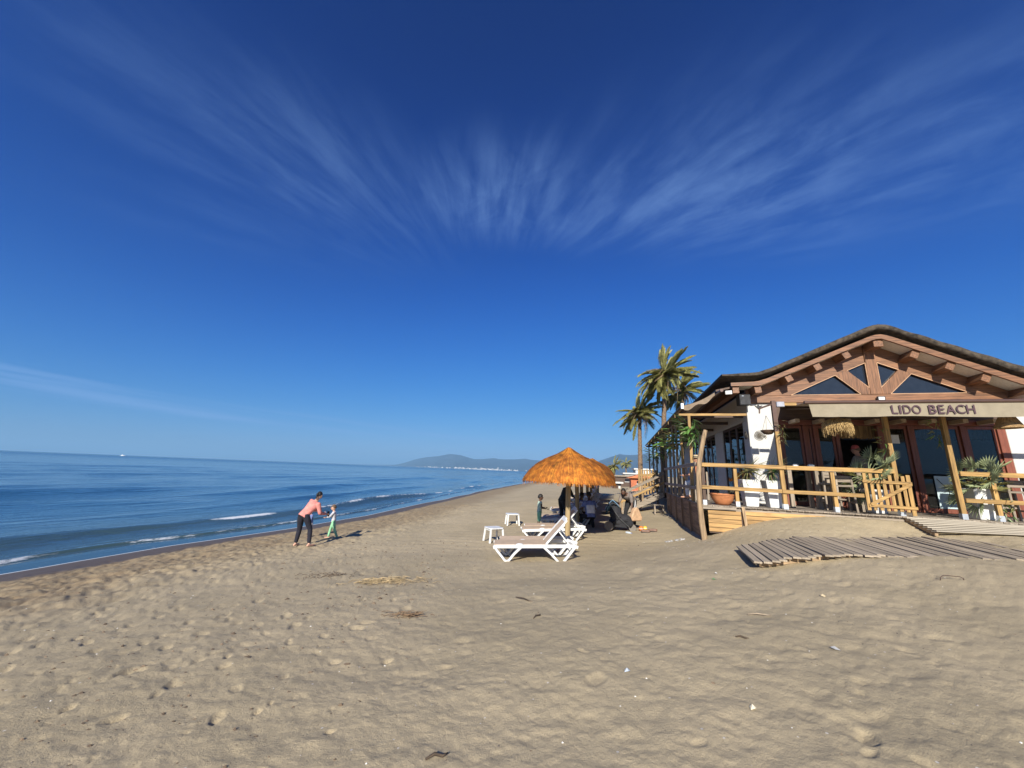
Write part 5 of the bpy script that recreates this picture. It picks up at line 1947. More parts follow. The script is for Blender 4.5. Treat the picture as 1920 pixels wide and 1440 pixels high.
def limb(m_, p, q, r0, r1, n=10):
    p, q = Vector(p), Vector(q)
    m_.tube([p, p.lerp(q, .3), p.lerp(q, .7), q], [r0, r0 * .98 + r1 * .04, r0 * .35 + r1 * .68, r1], n)
    m_.ball(p, r0 * .99, n, 6); m_.ball(q, r1 * .99, n, 6)


def joints(H, lean=0, side=0, legs=((0, 4, 0), (0, 4, 0)), arms=((5, 8, 10), (5, 8, 10)), head=0, hyaw=0, seat=None, twist=0):
    k = H / 1.75
    J = {}
    up = Vector((math.sin(R(side)), math.sin(R(lean)), math.cos(R(lean)) * math.cos(R(side)))).normalized()
    J['pelvis'] = Vector((0, 0, 0))
    J['belly'] = up * .16 * k
    J['chest'] = up * .36 * k
    J['neck'] = up * .52 * k
    hd = Vector((math.sin(R(side)) * .6, math.sin(R(lean * .55 + head)), math.cos(R(lean * .55 + head)))).normalized()
    J['hdir'] = hd
    J['headbase'] = J['neck'] + hd * .08 * k
    J['head'] = J['neck'] + hd * .205 * k
    low = 9
    for s, nm, (fx, ab, kn) in ((-1, 'L', legs[0]), (1, 'R', legs[1])):
        hip = Vector((s * .095 * k, 0, -.03 * k))
        d = Vector((s * math.sin(R(ab)), math.sin(R(fx)), -math.cos(R(fx)) * math.cos(R(ab)))).normalized()
        knee = hip + d * .44 * k
        g = fx - kn
        d2 = Vector((s * math.sin(R(ab * .8)), math.sin(R(g)), -math.cos(R(g)))).normalized()
        ank = knee + d2 * .42 * k
        ff = max(-40, min(40, g * .35))
        toe = ank + Vector((s * .04 * k, .19 * k * math.cos(R(ff)), -.055 * k + .10 * k * math.sin(R(ff)) * 0))
        heel = ank + Vector((0, -.05 * k, -.055 * k))
        J['hip' + nm], J['knee' + nm], J['ank' + nm], J['toe' + nm], J['heel' + nm] = hip, knee, ank, toe, heel
        low = min(low, toe.z - .028 * k, heel.z - .03 * k)
    lat = Vector((math.cos(R(twist)), math.sin(R(twist)), 0))
    lat = (lat - up * lat.dot(up)).normalized()
    for s, nm, (fx, ab, el) in ((-1, 'L', arms[0]), (1, 'R', arms[1])):
        sh = J['neck'] - up * .055 * k + lat * s * .175 * k
        d = Vector((s * math.sin(R(ab)), math.sin(R(fx)), -math.cos(R(fx)))).normalized()
        elb = sh + d * .285 * k
        g = fx + el
        d2 = Vector((s * math.sin(R(ab * .35)) * .6, math.sin(R(g)), -math.cos(R(g)))).normalized()
        wr = elb + d2 * .25 * k
        J['sh' + nm], J['elb' + nm], J['wr' + nm], J['hand' + nm], J['hd' + nm] = sh, elb, wr, wr + d2 * .085 * k, d2
    dz = -low if seat is None else seat
    for a in list(J):
        if a not in ('hdir', 'hdL', 'hdR'):
            J[a] = J[a] + Vector((0, 0, dz))
    J['up'], J['k'] = up, k
    return J


def torso(m_, J, infl=0.0, part='all', wide=1.0):
    k = J['k']
    up = J['up']
    q = up.to_track_quat('Z', 'Y') if abs(up.z) < .9999 else Quaternion()
    f = Vector((0, 1, 0)); f = (f - up * f.dot(up)).normalized()
    x = f.cross(up).normalized()
    secs = [(-.09, .135, .105), (-.02, .155, .115), (.07, .145, .108), (.16, .135, .100), (.26, .150, .108), (.36, .168, .112), (.44, .165, .100), (.50, .115, .080), (.535, .065, .06)]
    if part == 'shirt':
        secs = [(-.07, .152, .115)] + secs[2:-1] + [(.515, .085, .07)]
    if part == 'hips':
        secs = secs[:3] + [(.11, .138, .102)]
    vs_, fs, n = [], [], 16
    for (h, a, b) in secs:
        c = J['pelvis'] + up * h * k
        for i in range(n):
            t = 2 * PI * i / n
            vs_.append(c + x * math.cos(t) * (a * k * wide + infl) + f * math.sin(t) * (b * k * wide + infl))
    for j in range(len(secs) - 1):
        for i in range(n):
            i2 = (i + 1) % n
            fs.append((j * n + i, j * n + i2, (j + 1) * n + i2, (j + 1) * n + i))
    fs.append(tuple(range(n - 1, -1, -1))); fs.append(tuple((len(secs) - 1) * n + i for i in range(n)))
    m_.add(vs_, fs)


def person(label, x, y, yaw, H, J, skin, hair=None, top=None, bottom=None, sleeve=1.0, leg=1.0, shoes=None, hat=None, z=None, wide=1.0, group=None, bun=False, face=0, child=False, hold=None):
    """one figure: continuous body, clothes following it, hair, optional hat and shoes"""
    z = gz(x, y) if z is None else z
    t = thing('person', label, 'person', (x, y, z), R(yaw), group)
    k = J['k']
    hs = (1.35 if child else 1.0) * k
    m_ = MB()
    torso(m_, J, 0, 'all', wide)
    limb(m_, J['neck'] - J['up'] * .03 * k, J['head'] - J['hdir'] * .03 * k, .056 * k, .05 * k)
    H0 = J['head']
    m_.ball(H0, (.076 * hs, .092 * hs, .112 * hs), 14, 10)
    m_.ball(H0 + Vector((0, .022, -.052)) * hs, (.055 * hs, .066 * hs, .062 * hs), 12, 8)
    for nm in 'LR':
        limb(m_, J['hip' + nm], J['knee' + nm], .086 * k * wide, .056 * k)
        limb(m_, J['knee' + nm], J['ank' + nm], .055 * k, .036 * k)
        m_.ball(J['knee' + nm].lerp(J['ank' + nm], .28) + Vector((0, -.012 * k, 0)), (.052 * k, .056 * k, .10 * k), 10, 7)
        limb(m_, J['heel' + nm] + Vector((0, 0, .012 * k)), J['toe' + nm], .038 * k, .026 * k)
        limb(m_, J['ank' + nm], J['heel' + nm] + Vector((0, .03 * k, .02 * k)), .037 * k, .036 * k)
        limb(m_, J['sh' + nm], J['elb' + nm], .052 * k, .039 * k)
        limb(m_, J['elb' + nm], J['wr' + nm], .039 * k, .026 * k)
        m_.ball(J['hand' + nm], (.030 * k, .034 * k, .046 * k), 10, 6)
    body = remeshed(m_, .014 * max(k, .55))
    # nose, ears, eyes, mouth and fingers joined on
    det = MB()
    hv = Matrix.Rotation(R(face), 3, 'Z')
    P = lambda a, b, c: H0 + hv @ (Vector((a, b, c)) * hs)
    det.ball(P(0, .098, -.018), (.013 * hs, .018 * hs, .022 * hs), 8, 6)
    for s in (-1, 1):
        det.ball(P(s * .076, -.005, -.01), (.012 * hs, .022 * hs, .032 * hs), 8, 6)
    for nm, s in (('L', -1), ('R', 1)):
        d = J['hd' + nm]
        a = Vector((0, 0, 1)).cross(d)
        a = a.normalized() if a.length > .1 else Vector((1, 0, 0))
        n_ = d.cross(a).normalized()
        for i, (off, ln) in enumerate(((-.021, .062), (-.007, .074), (.007, .070), (.020, .054))):
            p0 = J['hand' + nm] + a * off * k + d * .025 * k
            p1 = p0 + d * ln * .5 * k + n_ * .006 * k
            p2 = p1 + (d * .75 + n_ * .65).normalized() * ln * .5 * k
            det.tube([p0, p1, p2], [.0085 * k, .008 * k, .0065 * k], 6)
        p0 = J['hand' + nm] - a * s * .026 * k - d * .005 * k
        det.tube([p0, p0 + (d * .6 - a * s * .8).normalized() * .035 * k, p0 + (d * .95 - a * s * .5).normalized() * .058 * k], [.010 * k, .009 * k, .007 * k], 6)
    det.cur = 1
    for s in (-1, 1):
        det.ball(P(s * .030, .083, .006), (.011 * hs, .008 * hs, .007 * hs), 8, 5)
    det.cur = 2
    det.ball(P(0, .086, -.060), (.022 * hs, .008 * hs, .006 * hs), 8, 5)
    dm = det.mesh('d', [skin, M_EYE, M_LIP], smooth='all')
    bm = bmesh.new()
    bm.from_mesh(body)
    bm.faces.ensure_lookup_table()
    for f in bm.faces:
        f.material_index = 0
    bm.from_mesh(dm)
    me = bpy.data.meshes.new('body')
    bm.to_mesh(me); bm.free()
    for s in (skin, M_EYE, M_LIP):
        me.materials.append(s)
    me.polygons.foreach_set('use_smooth', [True] * len(me.polygons))
    place('body', me, t)
    vox = .015 * max(k, .55)
    if bottom:
        m_ = MB(); torso(m_, J, .012 * k, 'hips', wide)
        for nm in 'LR':
            limb(m_, J['hip' + nm], J['knee' + nm], .086 * k * wide + .016 * k, .056 * k + .017 * k)
            if leg > .5:
                e = J['knee' + nm].lerp(J['ank' + nm], (leg - .5) * 2)
                limb(m_, J['knee' + nm], e, .055 * k + .018 * k, .045 * k + .014 * k)
        b_ = remeshed(m_, vox, 3); b_.materials.clear(); b_.materials.append(bottom)
        place('trousers' if leg > .6 else 'shorts', b_, t)
    if top:
        m_ = MB(); torso(m_, J, .018 * k, 'shirt', wide)
        for nm in 'LR':
            limb(m_, J['sh' + nm], J['elb' + nm] if sleeve > .5 else J['sh' + nm].lerp(J['elb' + nm], max(.15, sleeve * 2)), .052 * k + .018 * k, .040 * k + .018 * k)
            if sleeve > .5:
                limb(m_, J['elb' + nm], J['elb' + nm].lerp(J['wr' + nm], (sleeve - .5) * 2 * .95), .040 * k + .016 * k, .030 * k + .013 * k)
        b_ = remeshed(m_, vox, 3); b_.materials.clear(); b_.materials.append(top)
        place('shirt', b_, t)
    if hair:
        m_ = MB()
        vs_, fs = [], []
        n, mm_ = 18, 9
        for i in range(mm_ + 1):
            th = (PI * .60) * i / mm_
            for j in range(n):
                a = 2 * PI * j / n
                fr_ = .5 + .5 * math.cos(a - PI / 2)
                th2 = th * (1 - .38 * fr_)
                vs_.append(P(.086 * math.sin(th2) * math.cos(a), .100 * math.sin(th2) * math.sin(a) - .008, .122 * math.cos(th2) + .006))
        for i in range(mm_):
            for j in range(n):
                j2 = (j + 1) % n
                fs.append((i * n + j, (i + 1) * n + j, (i + 1) * n + j2, i * n + j2))
        m_.add(vs_, fs)
        if bun:
            m_.ball(P(0, -.10, .035), (.045 * hs, .045 * hs, .042 * hs), 10, 7)
            m_.tube([P(0, -.12, .02), P(.01, -.15, -.05), P(.0, -.14, -.13)], [.028 * hs, .022 * hs, .008 * hs], 7)
        o = m_.build('hair', hair, t, smooth='all')
        if not bun:
            so = o.modifiers.new('solid', 'SOLIDIFY'); so.thickness = .008 * hs; so.offset = 1
    if shoes:
        for nm in 'LR':
            m_ = MB()
            limb(m_, J['heel' + nm] + Vector((0, 0, .014 * k)), J['toe' + nm] + Vector((0, .01 * k, .004)), .046 * k, .038 * k)
            m_.build('shoe', shoes, t, smooth='all')
    if hat:
        col, kind = hat
        m_ = MB()
        if kind == 'cap':
            m_.lathe([(.094 * hs, .0), (.098 * hs, .03 * hs), (.085 * hs, .085 * hs), (.045 * hs, .118 * hs), (.001, .122 * hs)], 18, P(0, -.004, .028))
            c = P(0, -.004, .03)
            vs_ = []
            for i in range(9):
                a = PI * (.2 + .6 * i / 8)
                vs_ += [c + hv @ Vector((.095 * math.cos(a), .095 * math.sin(a), 0)) * hs, c + hv @ Vector((.10 * math.cos(a), .095 * math.sin(a) + .075 * math.sin(PI * i / 8), -.012)) * hs]
            m_.add(vs_, [(2 * i, 2 * i + 2, 2 * i + 3, 2 * i + 1) for i in range(8)])
            m_.build('cap', col, t, smooth='all')
        else:
            m_.lathe([(.165 * hs, .0), (.17 * hs, .012 * hs), (.10 * hs, .016 * hs), (.092 * hs, .09 * hs), (.07 * hs, .105 * hs), (.001, .10 * hs)], 22, P(0, 0, .045))
            o = m_.build('sun_hat', col, t, smooth=True)
            MB().lathe([(.101 * hs, .02 * hs), (.099 * hs, .05 * hs)], 22, P(0, 0, .045)).build('hat_band', M_EYE, o, smooth=True)
    return t


C_pink = cloth('pink_jumper', (.66, .25, .215))
C_navy = cloth('dark_leggings', (.012, .012, .022))
C_mint = cloth('mint_green_cloth', (.25, .52, .30))
C_greyl = cloth('pale_grey_top', (.50, .49, .52))
C_mintp = cloth('pale_mint_cloth', (.44, .58, .47))
C_dgreen = cloth('dark_green_print', (.022, .032, .030))
C_blue = cloth('blue_shirt', (.15, .19, .38))
C_black = cloth('black_cloth', (.014, .014, .016))
C_taupe = cloth('taupe_shirt', (.20, .165, .145))
C_olive = cloth('olive_grey_shirt', (.21, .185, .15))
C_orange = cloth('orange_shirt', (.55, .20, .10))
C_white = cloth('white_cloth', (.72, .71, .70))
C_red = cloth('faded_red_cap', (.40, .085, .075))
C_green2 = cloth('green_shirt', (.12, .42, .12))

# woman bending towards the child at the water's edge
J = joints(1.66, lean=33, side=17, legs=((12, 9, 14), (16, 15, 24)), arms=((16, 4, 62), (14, 8, 66)), head=4)
person('woman in pink jumper and black leggings bending down near the water', -6.14, 11.98, -14, 1.66, J, SKIN_L, HAIR_K, C_pink, C_navy, 1.0, .93, bun=True)
t = thing('phone', 'small dark phone held by the woman in pink', 'phone', (0, 0, 0))
pw = bpy.data.objects['person']
hm_ = Matrix.Rotation(R(-14), 4, 'Z')
ph = hm_ @ (J['handR'] + J['hdR'] * .06)
t.location = (pw.location.x + ph.x, pw.location.y + ph.y, pw.location.z + ph.z)
MB().box(-.04, .04, -.008, .008, -.07, .09).build('case', m_black, t, bevel=.004)

J = joints(1.04, lean=6, legs=((-14, 4, 12), (16, 3, 6)), arms=((38, 10, 95), (28, 8, 50)), head=10)
person('small child in grey top and mint trousers beside the woman in pink', -5.90, 13.55, 108, 1.04, J, SKIN_L, HAIR_B, C_greyl, C_mint, .95, .97, child=True)
J = joints(.92, lean=10, legs=((12, 5, 18), (-8, 5, 14)), arms=((20, 10, 30), (20, 10, 40)), head=8)
person('toddler in dark blue seen between the legs of the woman in pink', -6.92, 14.05, 150, .92, J, SKIN_L, HAIR_B, C_blue, C_greyl, .8, .9, child=True)
# by the parasols
J = joints(1.22, lean=3, legs=((0, 4, 4), (-4, 4, 4)), arms=((15, 8, 72), (12, 6, 70)), head=6)
person('young boy in pale mint vest and shorts standing by the loungers', 1.22, 14.7, -82, 1.22, J, SKIN_D, HAIR_K, C_mintp, C_mint, .12, .52, child=True, shoes=C_white)
J = joints(1.80, lean=30, side=-2, legs=((10, 5, 12), (16, 5, 20)), arms=((24, 6, 28), (28, 6, 30)), head=26)
person('adult in dark printed top bending behind the front parasol pole', 2.22, 15.75, -62, 1.8, J, SKIN_D, HAIR_K, C_dgreen, C_black, .55, .95, wide=1.08)
J = joints(1.76, lean=12, legs=((84, 12, 80), (84, 14, 80)), arms=((32, 14, 46), (30, 18, 52)), head=10, seat=.50)
pm = person('seated man in blue shirt with a white panel on the back', 3.10, 14.55, 8, 1.76, J, SKIN_D, HAIR_K, C_blue, C_black, .3, .95, wide=1.12)
up_ = J['up']
P_ = []
for i in range(7):
    for j in range(5):
        a = R(212 + 116 * i / 6)
        h = .06 + .30 * j / 4
        c = J['pelvis'] + up_ * h
        ff_ = (Vector((0, 1, 0)) - up_ * up_.y).normalized()
        P_.append(c + Vector((1, 0, 0)) * math.cos(a) * .196 + ff_ * math.sin(a) * .150)
m_ = MB().add(P_, [(i * 5 + j, (i + 1) * 5 + j, (i + 1) * 5 + j + 1, i * 5 + j + 1) for i in range(6) for j in range(4)])
o = m_.build('back_panel', C_white, pm, smooth='all')
o.modifiers.new('solid', 'SOLIDIFY').thickness = .006
J = joints(1.70, lean=16, legs=((84, 10, 84), (84, 10, 84)), arms=((40, 10, 40), (36, 10, 50)), head=14, seat=.48)
person('seated adult in dark clothes between the parasol poles', 2.86, 15.9, -70, 1.7, J, SKIN_D, HAIR_K, C_blue, C_black, .4, .95, wide=1.05)
J = joints(1.78, lean=66, side=4, legs=((24, 6, 20), (30, 6, 26)), arms=((6, 10, 14), (12, 16, 20)), head=28)
person('man in taupe shirt leaning over the black pushchair', 4.78, 15.0, 142, 1.78, J, SKIN_D, HAIR_K, C_taupe, C_black, .42, .95, wide=1.12)
# at the restaurant
J = joints(1.80, lean=16, side=5, legs=((4, 5, 4), (8, 5, 8)), arms=((22, 10, 50), (20, 10, 50)), head=6)
p_ = L(4.28, 1.72)
person('man in faded red cap standing at the open restaurant door', p_[0], p_[1], 24, 1.80, J, SKIN_T, HAIR_B, C_olive, C_black, .45, .95, hat=(C_red, 'cap'), z=DECK, wide=1.2)
J = joints(1.74, lean=8, legs=((84, 8, 84), (84, 8, 84)), arms=((30, 10, 50), (30, 10, 50)), head=6, seat=.62)
p_ = L(-.02, 2.35)
person('man in straw hat and orange shirt seated on the side terrace', p_[0], p_[1], 60, 1.74, J, SKIN_T, HAIR_B, C_orange, C_white, .45, .95, hat=(mat('pale_hat_straw', (.56, .44, .27), .85), 'brim'), z=DECK, wide=1.05)
t = bthing('terrace_chair', 'wooden terrace chair under the man in the straw hat', 'chair', -.02, 2.35, DECK, R(60 + 16))
MB().box(-.22, .22, -.22, .22, .44, .485).build('seat', greyw['X'], t)
for sx in (-.19, .19):
    for sy in (-.19, .19):
        MB().box(sx - .022, sx + .022, sy - .022, sy + .022, .002, .44 if sy > 0 else .92).build('leg', greyw['Z'], t)
MB().box(-.17, .17, -.215, -.18, .66, .92).build('backrest', greyw['X'], t)
J = joints(1.74, lean=3, legs=((18, 3, 6), (-14, 3, 14)), arms=((-12, 6, 20), (16, 6, 20)), head=0)
person('distant walker in a green shirt at the water line', 3.3, 80.0, 10, 1.74, J, SKIN_T, HAIR_K, C_green2, C_black, .4, .55)
J = joints(1.70, lean=3, legs=((14, 3, 6), (-14, 3, 14)), arms=((-10, 6, 20), (12, 6, 20)), head=0)
person('distant walker in dark clothes farther along the water line', 8.6, 104.0, 10, 1.7, J, SKIN_T, HAIR_K, C_navy, C_black, .9, .95)

# ---------------------------------------------------------------- pushchair and things round it
px, py = 4.08, 14.05
t = thing('pushchair', 'black three-wheeled pushchair parked on the sand', 'pushchair', (px, py, gz(px, py)), R(-118))
for s in (-1, 1):
    MB().tube([(s * .24, -.42, .98), (s * .24, -.34, .90), (s * .25, .0, .45), (s * .22, .34, .16)], .014, 8).build('frame_tube', m_black, t, smooth=True)
    MB().tube([(s * .25, .05, .50), (s * .28, -.34, .16)], .013, 8).build('frame_tube', m_black, t, smooth=True)
MB().tube([(-.24, -.42, .98), (-.2, -.47, 1.0), (.2, -.47, 1.0), (.24, -.42, .98)], .018, 8).build('handle', m_black, t, smooth=True)
fab = cloth('black_pram_fabric', (.022, .022, .026))
m_ = MB()
m_.add([(-.2, -.30, .82), (.2, -.30, .82), (.2, -.12, .40), (-.2, -.12, .40), (.2, .28, .36), (-.2, .28, .36), (.18, .36, .20), (-.18, .36, .20)], [(0, 1, 2, 3), (3, 2, 4, 5), (5, 4, 6, 7)])
m_.build('seat_lining', fab, t).modifiers.new('solid', 'SOLIDIFY').thickness = .04
sb = MB()
sb.ball((0, -.18, .60), (.25, .22, .30), 12, 9); sb.ball((0, .08, .42), (.24, .30, .16), 12, 8); sb.ball((0, -.10, .30), (.24, .34, .16), 12, 8); sb.ball((0, .30, .28), (.19, .14, .14), 10, 7)
b_ = remeshed(sb, .025, 2); b_.materials.clear(); b_.materials.append(fab)
place('seat', b_, t)
m_ = MB(); P_ = []
for i in range(9):
    a = R(-10 + 130 * i / 8)
    for j in range(9):
        xx = -.23 + .46 * j / 8
        rr_ = .34 * (1 - .25 * abs(xx / .23) ** 3)
        P_.append((xx, -.22 + rr_ * math.cos(PI - a) * .9, .66 + rr_ * math.sin(a)))
m_.add(P_, [(i * 9 + j, (i + 1) * 9 + j, (i + 1) * 9 + j + 1, i * 9 + j + 1) for i in range(8) for j in range(8)])
o = m_.build('hood', fab, t, smooth='all'); o.modifiers.new('solid', 'SOLIDIFY').thickness = .012
m_ = MB(); m_.prism([(-.34, .14), (.24, .14), (.20, .30), (-.30, .32)], -.19, .19, 'X')
m_.build('basket', fab, t)
tyre = mat('grey_rubber', (.16, .14, .12), .8)
for (wx, wy, rr_) in ((-.30, -.36, .16), (.30, -.36, .16), (0, .40, .13)):
    wm = MB().lathe([(rr_ - .03, -.02), (rr_ - .008, -.022), (rr_, -.008), (rr_, .008), (rr_ - .008, .022), (rr_ - .03, .02)], 22)
    o = wm.build('wheel', tyre, t, smooth=True)
    o.location = (wx, wy, rr_); o.rotation_euler = (0, R(90), 0)
    h_ = MB()
    for a in range(5):
        h_.bar((0, 0, 0), ((rr_ - .025) * math.cos(a * 2 * PI / 5), (rr_ - .025) * math.sin(a * 2 * PI / 5), 0), .02, .02)
    h_.build('spokes', m_black, o)
tp = Vector(t.location)


def near(dx, dy):
    return (px + dx, py + dy, gz(px + dx, py + dy))


t = thing('blue_towel', 'light blue towel hung over the pushchair hood', 'towel', (px - .28, py + .02, tp.z + .72), R(-25))
P_ = [(-.25 + .5 * i / 7, .16 * math.sin(i * 1.1) * .3 + (j - 2) * .07, .34 - .06 * abs(i - 4) ** 1.2 - .03 * j * j * .4) for i in range(8) for j in range(5)]
o = MB().add(P_, [(i * 5 + j, (i + 1) * 5 + j, (i + 1) * 5 + j + 1, i * 5 + j + 1) for i in range(7) for j in range(4)]).build('cloth', cloth('light_blue_towel', (.24, .42, .62)), t, smooth='all')
o.modifiers.new('solid', 'SOLIDIFY').thickness = .012
t = thing('tan_bag', 'tan cloth bag hanging from the pushchair handle', 'bag', (px + .52, py - .05, tp.z + .36), R(20))
MB().prism([(-.20, .0), (.20, .0), (.24, .12), (.10, .40), (.04, .46), (-.04, .46), (-.12, .38), (-.24, .12)], -.09, .09).build('sack', cloth('tan_canvas', (.50, .32, .19)), t, bevel=.03)
MB().tube([(-.03, 0, .45), (0, 0, .72), (.03, 0, .45)], .010, 6).build('strap', C_white, t)
for dx, dy, r_, col, lab in ((.62, -.28, .085, (.70, .20, .04), 'orange toy ball at the foot of the pushchair'), (.78, -.22, .075, (.72, .50, .06), 'yellow toy ball beside the orange one')):
    q = near(dx, dy)
    t = thing('toy_ball', lab, 'ball', (q[0], q[1], q[2] + r_))
    MB().ball((0, 0, 0), r_, 16, 10).build('ball', mat(lab.split()[0] + '_rubber', col, .5, var=.05), t, smooth='all')
    MB().lathe([(r_ * 1.004, -.008), (r_ * 1.006, 0), (r_ * 1.004, .008)], 20).build('stripe', m_plastic, t, smooth=True)
for dx, dy, lab in ((.66, -.62, 'brown leather shoe left of its pair on the sand'), (.92, -.58, 'brown leather shoe right of its pair on the sand')):
    q = near(dx, dy)
    t = thing('shoe', lab, 'shoe', q, R(70))
    m_ = MB(); limb(m_, (0, -.09, .05), (0, .12, .04), .055, .045)
    b_ = remeshed(m_, .012, 3); b_.materials.clear(); b_.materials.append(mat('brown_leather', (.20, .11, .075), .5))
    place('upper', b_, t)
    MB().box(-.045, .045, -.13, .16, .0, .022).build('sole', m_black, t)
q = near(.02, -.52)
t = thing('water_bottle', 'small clear water bottle lying by the pushchair wheel', 'bottle', (q[0], q[1], q[2] + .035), R(40))
o = MB().lathe([(0, 0), (.032, .0), (.034, .12), (.030, .16), (.014, .19), (.014, .21), (0, .21)], 14).build('body', mat('pale_plastic', (.55, .62, .70), .25), t, smooth=True)
o.rotation_euler = (R(90), 0, 0)
o = MB().lathe([(0, .205), (.016, .205), (.016, .228), (0, .228)], 12).build('cap', MATS['blue_shirt'], t); o.rotation_euler = (R(90), 0, 0)

# ================================================================ FAR BEACH
dry = mat('driftwood', (.34, .27, .19), .9, var=.25)
t = thing('dead_bush', 'bare dry bush standing in the sand beyond the steps', 'bush', (7.75, 25.0, gz(7.75, 25.0)))
for k in range(34):
    a = rg.uniform(0, 6.28); e = rg.uniform(.3, 1.4); l_ = rg.uniform(.6, 1.25)
    d = Vector((math.cos(a) * math.cos(e), math.sin(a) * math.cos(e), math.sin(e)))
    q = d * l_ * .55 + Vector((rg.uniform(-.1, .1), rg.uniform(-.1, .1), .05))
    MB().tube([(0, 0, 0), q, d * l_ + Vector((rg.uniform(-.2, .2), rg.uniform(-.2, .2), -.05))], [.022, .014, .006], 5).build('branch', dry, t)


def hut(label, x, y, w_, d_, h, roof, wallm, roofm, rz=0.0):
    t = thing('beach_hut', label, 'hut', (x, y, gz(x, y) - .1), rz, 'low beach buildings farther along')
    MB().box(-w_ / 2, w_ / 2, -d_ / 2, d_ / 2, 0, h).build('wall', wallm, t)
    if roof == 'flat':
        MB().box(-w_ / 2 - .3, w_ / 2 + .3, -d_ / 2 - .3, d_ / 2 + .3, h, h + .22).build('roof', roofm, t)
    else:
        MB().prism([(-w_ / 2 - .4, h), (w_ / 2 + .4, h), (0, h + w_ * .22)], -d_ / 2 - .4, d_ / 2 + .4).build('roof', roofm, t)
    n_ = max(1, int(w_ / 2.2))
    for k in range(n_):
        x0 = -w_ / 2 + (k + .5) * w_ / n_
        o = MB().box(x0 - .5, x0 + .5, -d_ / 2 - .03, -d_ / 2 - .002, .9, min(2.1, h - .3)).build('window', m_gglass, t)
        MB().box(x0 - .55, x0 + .55, -d_ / 2 - .05, -d_ / 2 - .031, .82, .9).build('sill', m_white, o)
    MB().box(w_ / 2 - 1.1, w_ / 2 - .3, -d_ / 2 - .04, -d_ / 2 - .001, 0, min(2.05, h - .2)).build('door', darkw['Z'], t)


hut('long dark beach bar under a flat pale roof', 17.2, 60, 5.0, 4, 1.6, 'flat', darkw['X'], greyw['X'], R(-10))
hut('white flat-roofed beach house beyond the steps', 21.9, 66, 4.0, 5, 1.9, 'flat', m_white, m_white, R(-12))
hut('small white house with a stepped roof beside the palm trunk', 24.4, 70, 2.6, 4, 2.7, 'flat', m_white, m_white, R(-12))
hut('beach kiosk with orange tiled roof behind the picket panel', 15.8, 46, 2.3, 3, 1.5, 'gable', mat('orange_wall', (.42, .13, .06), .8), mat('orange_tile', (.50, .17, .07), .8), R(-14))
hut('pale straw-roofed pavilion beside the tall palm trunk', 19.0, 50, 2.6, 2.6, 1.6, 'gable', darkw['Z'], m_straw, R(-14))
hut('white storage box on the far sand', 14.6, 52, .9, .9, .75, 'flat', m_white, m_white, 0)

# ================================================================ DEBRIS ON THE SAND
straw_m = mat('dry_straw', (.44, .33, .18), .9, var=.3)
weed_m = mat('dark_weed', (.10, .070, .045), .9, var=.3)


def ground_at(x, y):
    return float(terrain(np.array([x]), np.array([y]))[0] + relief(np.array([x]), np.array([y]))[0])


def litter(name, label, cat, x, y, n_, sx, sy, mm, ln, w_=.004):
    t = thing(name, label, cat, (x, y, ground_at(x, y)))
    m_ = MB()
    for k in range(n_):
        a, b = random.gauss(0, sx), random.gauss(0, sy)
        h = ground_at(x + a, y + b) - t.location.z
        th = random.uniform(-.9, .9) + (0 if random.random() < .7 else 1.5)
        l_ = ln * random.uniform(.4, 1.2)
        c = Vector((a, b, h + random.uniform(.004, .03)))
        d = Vector((math.cos(th), math.sin(th), random.uniform(-.12, .2))) * l_ / 2
        m_.tube([c - d, c + Vector((0, 0, .012)), c + d], [w_, w_, w_ * .6], 4)
    m_.build('stalks', mm, t, kind='stuff')


litter('straw_heap', 'scattered heap of dry straw on the sand before the loungers', 'straw', -2.05, 7.25, 170, .34, .13, straw_m, .22)
litter('straw_tuft', 'small tuft of brown dry straw below the larger heap', 'straw', -1.18, 5.25, 60, .10, .05, mat('brown_straw', (.23, .15, .085), .9), .13)
litter('weed_patch', 'patch of dark dried weed beside the pit in the sand', 'seaweed', -3.4, 7.9, 60, .3, .14, weed_m, .12)
for x, y, l_, th, mm, lab in ((.30, 5.75, .34, -.75, weed_m, 'thin dark twig on the sand before the parasol'), (.42, 5.0, .16, .85, weed_m, 'short dark stick below the thin twig'), (2.95, 4.75, .26, -.12, dry, 'pale driftwood stick on the right-hand sand'),
                              (1.5, 2.42, .24, -.2, dry, 'driftwood branch at the bottom edge of the view'), (-.35, 2.62, .13, .25, weed_m, 'dark curved stick near the bottom centre'), (2.35, 4.1, .11, -.5, weed_m, 'small dark splinter right of centre')):
    z = ground_at(x, y)
    t = thing('stick', lab, 'stick', (x, y, z + .004), th, 'sticks lying on the sand')
    MB().tube([(-l_ / 2, 0, 0), (-l_ * .1, .015, .012), (l_ * .25, -.008, .010), (l_ / 2, .02, .004)], [.006, .009, .008, .004], 6).build('wood', mm, t, smooth='all')
t = thing('wire_loop', 'bent wire loop poking out of the sand at the right', 'wire', (6.15, 5.55, ground_at(6.15, 5.55)), R(-8))
MB().tube([(-.15, 0, -.03), (-.13, 0, .03), (-.09, 0, .055), (.10, 0, .05), (.14, 0, .03), (.15, 0, -.02)], .005, 5).build('wire', m_metal_d, t, smooth='all')
